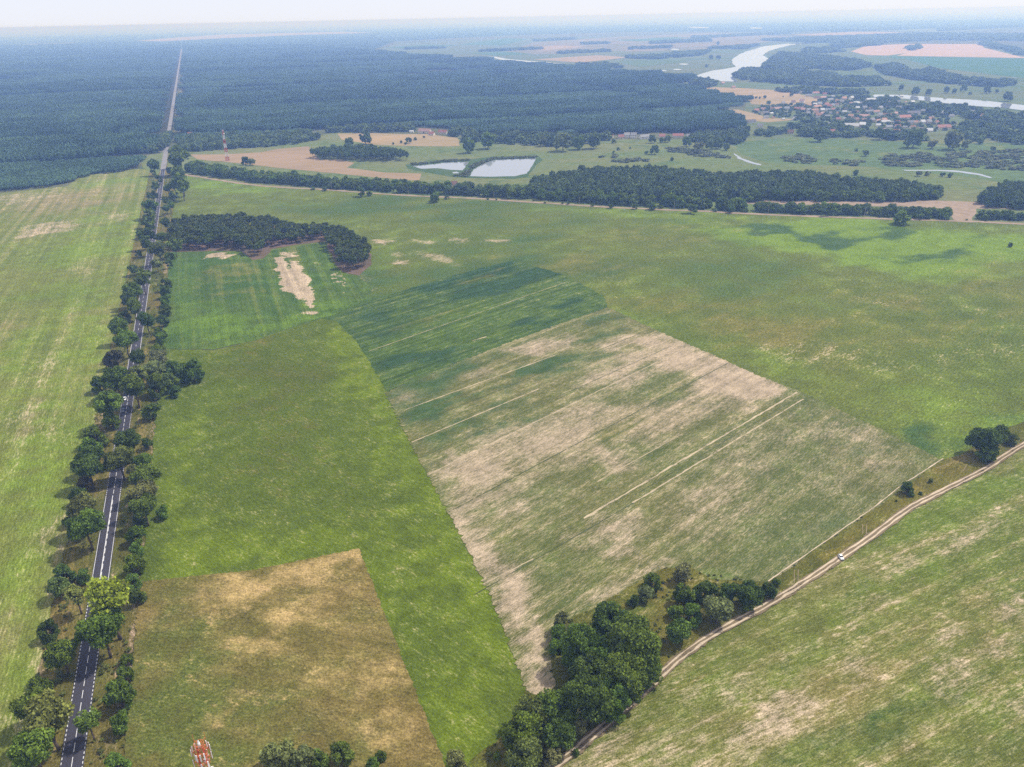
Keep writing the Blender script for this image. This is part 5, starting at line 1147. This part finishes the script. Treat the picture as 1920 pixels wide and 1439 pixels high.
HOUSES = [(1418,210,'cot','red','red-roofed house at the left end of the village, below the dry slope'),(1431,208,'cot','pink','pinkish-roofed house second from the left end of the village'),(1448,207,'cot','brown','brown-roofed house between the pink roofs at the left village end'),(1458,207,'long','pink','long pink-roofed house in the left part of the village'),(1475,206,'cot','grey','grey-roofed house right of the long pink roof'),(1497,207,'long','red','long red-roofed house below the dry slope'),(1532,203,'long','orange','long orange-roofed house in the middle of the village'),(1555,202,'cot','red','red-roofed house right of the long orange roof'),
 (1483,173,'cot','red','red-roofed house at the top left of the village by the dry slope'),(1503,176,'cot','grey','grey-roofed house beside the red one at the top of the village'),(1529,177,'long','red','long red roof in the top row of the village'),(1546,179,'cot','red','bright red roof right in the top row of the village'),(1560,184,'cot','grey','grey house below the top row of the village'),(1582,189,'tall','orange','tall house with orange walls at the upper right of the village'),(1596,188,'tall','white','pale narrow house beside the tall orange house'),(1611,186,'tall','red','large red-roofed house at the upper right of the village'),(1632,191,'barn','white','pale wide roof at the upper right of the village'),
 (1534,221,'tall','orange','orange-red roof with a white gable in the lower middle of the village'),(1550,222,'cot','grey','grey roof right of the orange-red roof with white gable'),(1594,221,'cot','orange','orange roof in the right middle of the village'),(1620,221,'long','pink','long pink roof in the right part of the village'),(1596,240,'barn','white','large white-walled building with dark roof in the lower village'),(1616,239,'tall','white','white house standing right of the large white-walled building'),(1561,250,'cot','red','red-roofed white house in the front row by the marsh, left'),(1568,256,'cot','grey','grey house just below the red-roofed front-row house'),(1626,252,'cot','grey','grey-roofed house in the front row by the marsh, middle'),(1654,248,'cot','pink','pale pink house in the front row by the marsh'),(1680,250,'cot','red','small red roof in the front row by the marsh, right'),(1482,251,'cot','brown','house with brown roof at the left of the front row by the marsh'),(1425,239,'cot','grey','white-gabled house at the forest corner left of the village'),(1408,231,'long','dark','long dark-roofed barn at the forest corner left of the village'),(1434,215,'long','dark','long dark roof at the lower left of the village'),(1446,215,'shed','white','white shed at the lower left of the village'),(1472,212,'shed','white','white-roofed shed in the left part of the village'),
 (1707,204,'barn','white','large barn with shining pale roof among the village trees'),(1695,224,'barn','red','large red-roofed building in the right part of the village'),(1712,216,'barn','dark','large dark roof behind the red-roofed building'),(1770,217,'tall','white','white house among trees at the right of the village'),(1768,243,'barn','red','long red roof in the right front of the village'),(1830,222,'barn','pink','long pinkish roof among the trees far right of the village'),(1745,226,'cot','orange','ochre house right of the large red-roofed building'),(1657,228,'cot','orange','orange-roofed house left of the large red-roofed building'),(1742,248,'cot','white','white house at the front of the village, right'),(1672,190,'shed','white','white shed at the back of the village near the river'),(1690,182,'shed','white','small white building on the river bank behind the village'),
 (1144,259,'cot','red','first red roof from the left in the row below the forest'),(1164,260,'cot','red','second red roof from the left in the row below the forest'),(1175,259,'tall','grey','grey-roofed white house after the two red roofs below the forest'),(1188,259,'tall','grey','grey house with pale roof panels in the row below the forest'),(1208,260,'long','grey','long grey roof in the row below the forest'),(1241,259,'cot','red','red roof right of the grey houses below the forest'),(1271,258,'long','red','longest red roof in the row below the forest'),(1297,259,'long','grey','grey house at the right end of the row below the forest'),(1025,258,'shed','white','white shed among trees left of the row below the forest'),(1355,158,'cot','pink','house by the river bend'),(1375,166,'cot','orange','ochre house on the dry slope by the river bend'),(1330,159,'shed','white','pale shed left of the river bend'),
 (797,250,'barn','pink','long pale farm building above the dry strip'),(810,254,'cot','red','red-roofed white farmhouse above the dry strip'),(831,251,'long','red','dark red farm roof right of the white farmhouse'),(772,249,'shed','white','small white shed left of the farm buildings'),(850,350,'cot','brown','house with brown roof hidden in the tree belt near the ponds'),(833,355,'shed','white','white shed hidden in the tree belt near the ponds'),
 (358,255,'cot','red','red-roofed house with white gable beside the forest road'),(367,259,'shed','orange','small ochre shed beside the forest road house'),(340,264,'long','white','long white building beside the forest road'),(377,251,'long','pink','long faded-red roof behind the forest road house'),(421,251,'cot','red','red-roofed house behind the far mast'),(484,257,'shed','white','left of two white sheds at the forest edge'),(494,258,'shed','white','right of two white sheds at the forest edge')]
for h in HOUSES: house(*h)
# more roofs of the village, row by row
VROWS = [((1462,196),(1512,192),3),((1425,221),(1500,228),4),((1560,226),(1610,226),3),((1780,232),(1850,238),4),((1770,206),(1850,214),4),((1660,196),(1720,192),4),((1500,234),(1560,236),3),((1640,200),(1690,206),3),((1510,200),(1575,200),6),((1500,209),(1590,208),8),((1560,192),(1640,198),6),((1510,215),(1590,213),6),((1565,212),(1650,212),7),((1600,205),(1655,207),4),((1600,228),(1690,232),7),((1640,222),(1690,214),3),((1700,232),(1760,234),5),((1512,181),(1575,192),5),((1640,238),(1735,244),6),((1720,210),(1790,222),4)]
rc = ['grey','brown','pink','grey','orange','white','grey','red']
kk = 0
ROWN = ['on the dry slope','by the lower dry field','left of the white building','among the right-hand trees','near the river trees','by the river bank','behind the front trees','beside the small meadow','behind the orange roofs','below the long red roof','near the tall orange house','below the orange middle','in the right middle','between the gardens','above the front row','beside the red building','in the right front','under the top row','along the lower street','near the shining barn']
for (a, b, n), rn in zip(VROWS, ROWN):
    for j in range(n):
        t_ = (j + rng.uniform(0.3, 0.7)) / n
        col_ = rc[kk % 8]; kk += 1
        house(a[0] + (b[0] - a[0]) * t_, a[1] + (b[1] - a[1]) * t_ + rng.uniform(-1, 1), ['cot', 'cot', 'long', 'tall', 'shed'][int(rng.integers(5))], col_, f"{col_}-roofed village house {rn}, {ordinal(j)} from the left", None, 'village houses in rows', None, rng.uniform(0.75, 1.0))

# ------------------------------------------------------------------ lattice masts
M_RED = simple('mast_red', (0.50, 0.075, 0.045), 0.5); M_ORANGE = simple('mast_orange', (0.62, 0.17, 0.06), 0.5); M_WHITE = simple('mast_white', (0.78, 0.77, 0.76), 0.45, 0, 0.06); M_GREYM = simple('galvanised', (0.42, 0.43, 0.45), 0.4, 0.6)
def lattice(m, z0, z1, w0, w1, n, leg=0.09, br=0.05):
    for k in range(n):
        a, b = z0 + (z1 - z0) * k / n, z0 + (z1 - z0) * (k + 1) / n
        wa, wb = w0 + (w1 - w0) * k / n, w0 + (w1 - w0) * (k + 1) / n
        ca = [(sx * wa / 2, sy * wa / 2, a) for sx, sy in ((-1, -1), (1, -1), (1, 1), (-1, 1))]
        cb = [(sx * wb / 2, sy * wb / 2, b) for sx, sy in ((-1, -1), (1, -1), (1, 1), (-1, 1))]
        for i in range(4):
            j = (i + 1) % 4
            m.tube(ca[i], cb[i], leg, leg, 6, False)
            m.tube(cb[i], cb[j], br, br, 4, False); m.tube(ca[i], cb[j], br, br, 4, False); m.tube(ca[j], cb[i], br, br, 4, False)
def mast_body(root, H, w_base, w_top, bands, leg, br):
    for k in range(bands):
        m = MB(); a, b = H * k / bands, H * (k + 1) / bands
        lattice(m, a, b, w_base + (w_top - w_base) * k / bands, w_base + (w_top - w_base) * (k + 1) / bands, 3, leg, br)
        red = (bands - 1 - k) % 2 == 0
        m.build('red_section' if red else 'white_section', M_RED if red else M_WHITE, root)
# far mast
gb = G(427, 302)
fm = empty('radio_mast', (gb[0], gb[1], 0.05), 0.4)
mast_body(fm, 50.0, 5.6, 1.7, 7, 0.24, 0.13)
m = MB(); m.tube((0, 0, 49.5), (0, 0, 55), 0.12, 0.05, 6); m.build('lightning_rod', M_GREYM, fm)
for k in range(3):
    a = k * 2.094; m = MB(); m.box((1.3 * math.cos(a), 1.3 * math.sin(a), 50.2), (0.55, 0.55, 2.4)); m.build('panel_antenna', M_WHITE, fm)
m = MB(); m.tube((0.9, -0.9, 45), (1.5, -1.5, 45), 0.9, 0.9, 14); m.build('dish', M_WHITE, fm)
tag(fm, 'distant red and white lattice mast rising from the stubble field', 'mast')
# near mast: only its head reaches into the picture
HT = 52.0
gm = G(375, 1404, HT - 2.0)
nm_ = empty('telecom_mast', (gm[0], gm[1], 0.05), 0.35, (0.88, 0.88, 1.0))
mast_body(nm_, HT - 1.5, 5.5, 1.5, 7, 0.11, 0.06)
def ring(m, z, r, th, n=18, a0=0, a1=2 * math.pi):
    P_ = [(r * math.cos(a0 + (a1 - a0) * k / n), r * math.sin(a0 + (a1 - a0) * k / n), z) for k in range(n + 1)]
    for p_, q_ in zip(P_[:-1], P_[1:]): m.tube(p_, q_, th, th, 5, False)
for zz, rr in ((HT - 0.2, 1.35), (HT - 3.4, 1.7), (HT - 6.4, 1.7)):
    m = MB(); ring(m, zz, rr, 0.06)
    ring(m, zz - 0.9, rr, 0.05)
    for k in range(6):
        a = k * math.pi / 3
        m.tube((0.6 * math.cos(a), 0.6 * math.sin(a), zz - 0.45), (rr * math.cos(a), rr * math.sin(a), zz), 0.07, 0.07, 5)
        m.tube((rr * math.cos(a), rr * math.sin(a), zz), (rr * math.cos(a), rr * math.sin(a), zz - 0.9), 0.06, 0.06, 5)
    m.build('head_frame', M_ORANGE, nm_)
for lvl, zz in enumerate((HT - 3.0, HT - 6.2)):
    for k in range(3):
        a = 0.5 + k * 2 * math.pi / 3 + lvl * 0.25
        for d in (-0.42, 0.0, 0.42) if lvl == 0 else (-0.36, 0.36):
            r = 2.35; aa = a + d
            arm = MB(); arm.tube((0.7 * math.cos(a), 0.7 * math.sin(a), zz), (r * math.cos(aa), r * math.sin(aa), zz), 0.07, 0.06, 6)
            arm.tube((r * math.cos(aa), r * math.sin(aa), zz - 1.5), (r * math.cos(aa), r * math.sin(aa), zz + (1.8 if d else 1.5)), 0.06, 0.06, 6)
            ar = arm.build('antenna_arm', M_ORANGE, nm_)
            pn = MB(); R3 = Matrix.Rotation(aa, 3, 'Z')
            pn.box((r * math.cos(aa) + 0.22 * math.cos(aa), r * math.sin(aa) + 0.22 * math.sin(aa), zz), (0.18, 0.36, 2.3), R3)
            pn.build('panel_antenna', M_WHITE, nm_)
            if d:
                bx = MB(); bx.box(((r - 0.5) * math.cos(aa), (r - 0.5) * math.sin(aa), zz + 0.2), (0.28, 0.34, 0.5), R3); bx.build('radio_unit', M_ORANGE, nm_)
for k, (a, r) in enumerate(((2.2, 2.3), (0.75, 2.4), (-1.0, 2.2))):
    m = MB(); m.tube((0.6 * math.cos(a), 0.6 * math.sin(a), HT - 0.6), (r * math.cos(a), r * math.sin(a), HT - 0.2), 0.06, 0.05, 6)
    m.tube((r * math.cos(a), r * math.sin(a), HT - 0.9), (r * math.cos(a), r * math.sin(a), HT + 1.6), 0.06, 0.05, 6); m.build('whip_antenna', M_ORANGE, nm_)
m = MB(); m.tube((0, 0, HT - 1.4), (0, 0, HT + 0.4), 0.5, 0.28, 12); m.tube((0, 0, HT + 0.4), (0, 0, HT + 0.75), 0.3, 0.12, 12); m.build('beacon', M_WHITE, nm_, True)
m = MB(); m.tube((0, 0, HT + 0.7), (0, 0, HT + 2.4), 0.05, 0.02, 6); m.build('lightning_rod', M_GREYM, nm_)
for (a, r, z, rad) in ((-1.25, 1.5, HT - 8.6, 1.0), (-0.5, 1.5, HT - 9.4, 0.8), (-2.2, 1.4, HT - 9.0, 0.6), (1.4, 1.4, HT - 8.2, 0.7)):
    m = MB(); d = Vector((math.cos(a), math.sin(a), 0)); c = d * r + Vector((0, 0, z))
    m.tube(c, c + d * 0.25, rad * 0.75, rad, 20); m.tube(c + d * 0.25, c + d * 0.75, rad, rad, 20); m.tube(c - d * 0.7, c, 0.12, 0.12, 6)
    m.build('dish', M_WHITE, nm_, False)
tag(nm_, 'red and white mast head with panel antennas at the bottom edge over the dry field', 'mast')

# ------------------------------------------------------------------ wooden line poles along the belt
M_POLE = simple('pole_wood', (0.30, 0.26, 0.22))
pole_m = MB(); pole_m.tube((0, 0, 0), (0, 0, 10.5), 0.22, 0.16, 8)
arm_m = MB(); arm_m.box((0, 0, 9.9), (2.2, 0.18, 0.18)); ins_m = MB()
pm, am = pole_m.mesh('pole', M_POLE), arm_m.mesh('cross_arm', M_POLE)
ins = MB(); ins.tube((0, 0, 0), (0, 0, 0.35), 0.1, 0.06, 8); im = ins.mesh('insulator', M_WHITE)
for i, (px, py) in enumerate(((622, 356), (766, 366.5), (926, 375), (1086, 385), (1264, 394), (1440, 402), (1620, 409))):
    g = G(px, py); r_ = empty('line_pole', (g[0], g[1], 0.1), math.radians(80))
    link('pole', pm, r_); link('cross_arm', am, r_)
    for x in (-1.0, 0.0, 1.0):
        q_ = link('insulator', im, r_); q_.location = (x, 0, 10.0)
    tag(r_, f"wooden line pole on the path by the tree belt, {ordinal(i)} from the main road", 'pole', 'line poles by the belt')

# ------------------------------------------------------------------ cars
M_BODY = objcolor('car_paint', 0.03, 1.0, 0.3); M_GLASS = simple('car_glass', (0.02, 0.024, 0.03), 0.08, 0, 0.05, 1, 0.6); M_TYRE = simple('rubber', (0.02, 0.02, 0.02), 0.8); M_RIM = simple('alloy', (0.5, 0.5, 0.52), 0.35, 0.8); M_LAMP = simple('lamp_lens', (0.8, 0.8, 0.75), 0.15); M_TAIL = simple('tail_lens', (0.45, 0.02, 0.02), 0.2)
def loft(sections):
    """sections: (y, half width, z bottom, z top, top half width)"""
    m = MB(); vs_ = []
    for y, w, zb, zt, wt_ in sections:
        zm = zb + (zt - zb) * 0.55
        vs_ += [(-w * 0.92, y, zb), (-w, y, zm), (-wt_, y, zt), (wt_, y, zt), (w, y, zm), (w * 0.92, y, zb)]
    fs_ = []
    for i in range(len(sections) - 1):
        for j in range(6):
            k = (j + 1) % 6
            fs_.append((6 * i + j, 6 * i + k, 6 * i + 6 + k, 6 * i + 6 + j))
    n = 6 * (len(sections) - 1)
    fs_ += [(5, 4, 3, 2, 1, 0), tuple(n + j for j in range(6))]
    return m.add(vs_, fs_)
def car(loc, ang, colr, label):
    root = empty('car', (loc[0], loc[1], loc[2]), ang)
    b = loft([(-2.15, 0.72, 0.42, 0.66, 0.6), (-2.0, 0.84, 0.28, 0.80, 0.70), (-1.3, 0.89, 0.22, 0.90, 0.76), (-0.9, 0.90, 0.22, 0.95, 0.78), (1.5, 0.90, 0.22, 1.0, 0.80), (2.0, 0.86, 0.30, 0.95, 0.74), (2.15, 0.78, 0.42, 0.86, 0.66)]).build('body', M_BODY, root, False); b.color = (*colr, 1)
    loft([(-0.95, 0.76, 0.93, 0.96, 0.74), (-0.25, 0.76, 0.95, 1.40, 0.58), (1.25, 0.76, 0.97, 1.42, 0.58), (1.85, 0.74, 0.96, 1.0, 0.68)]).build('glazing', M_GLASS, root)
    rf = MB(); rf.box((0, 0.5, 1.43), (1.18, 1.62, 0.07)); rr = rf.build('roof', M_BODY, root); rr.color = (*colr, 1)
    for sx in (-1, 1):
        for y in (-1.35, 1.35):
            w = MB(); w.tube((sx * 0.72, y, 0.32), (sx * 0.92, y, 0.32), 0.32, 0.32, 14); wo = w.build('wheel', M_TYRE, root)
            q_ = MB(); q_.tube((sx * 0.90, y, 0.32), (sx * 0.935, y, 0.32), 0.19, 0.19, 10); q_.build('rim', M_RIM, wo)
        h_ = MB(); h_.box((sx * 0.58, -2.10, 0.62), (0.32, 0.14, 0.14)); h_.build('headlight', M_LAMP, root)
        h_ = MB(); h_.box((sx * 0.62, 2.10, 0.76), (0.24, 0.12, 0.16)); h_.build('tail_light', M_TAIL, root)
        h_ = MB(); h_.box((sx * 0.99, -0.75, 0.98), (0.18, 0.1, 0.12)); q_ = h_.build('mirror', M_BODY, root); q_.color = (*colr, 1)
    return tag(root, label, 'car')
def on_lane(py, t): s_ = s_at(py); q_ = RP(s_, t); return (q_[0], q_[1], 0.145)
car(on_lane(749, -1.7), ROAD_ANG - math.pi / 2, (0.80, 0.80, 0.80), 'white car on the main road coming out from under the trees')
car(on_lane(771, -1.7), ROAD_ANG - math.pi / 2, (0.16, 0.18, 0.24), 'dark blue-grey car leading the white car on the main road')
gc = G(1576, 1049); wc = car((gc[0], gc[1], Z5 + 0.31), 0.0, (0.82, 0.81, 0.80), 'white car stopped across the dirt track beside the patchy field'); wc.scale = (0.9, 0.82, 0.9)

# ------------------------------------------------------------------ the hazy air
hb = MB(); hz0, hz1 = -1.0, CAMH + 4.0
XH = R + 500.0
hb.add([(-XH, -3500, hz0), (XH, -3500, hz0), (XH, XH, hz0), (-XH, XH, hz0), (-XH, -3500, hz1), (XH, -3500, hz1), (XH, XH, hz1), (-XH, XH, hz1)], [(0, 3, 2, 1), (4, 5, 6, 7), (0, 1, 5, 4), (1, 2, 6, 5), (2, 3, 7, 6), (3, 0, 4, 7)])
mt = bpy.data.materials.new('haze_air'); mt.use_nodes = True
nt = mt.node_tree; nt.nodes.clear()
ou = nt.nodes.new('ShaderNodeOutputMaterial'); pv = nt.nodes.new('ShaderNodeVolumePrincipled')
pv.inputs['Color'].default_value = (0.28, 0.465, 1.0, 1); pv.inputs['Absorption Color'].default_value = (0.89, 0.865, 1, 1)
pv.inputs['Density'].default_value = 2.0e-4; pv.inputs['Anisotropy'].default_value = 0.2
nt.links.new(pv.outputs[0], ou.inputs['Volume'])
hz = hb.build('haze', mt)
tag(hz, 'pale blue haze lying over the distant land', 'haze', kind='stuff')
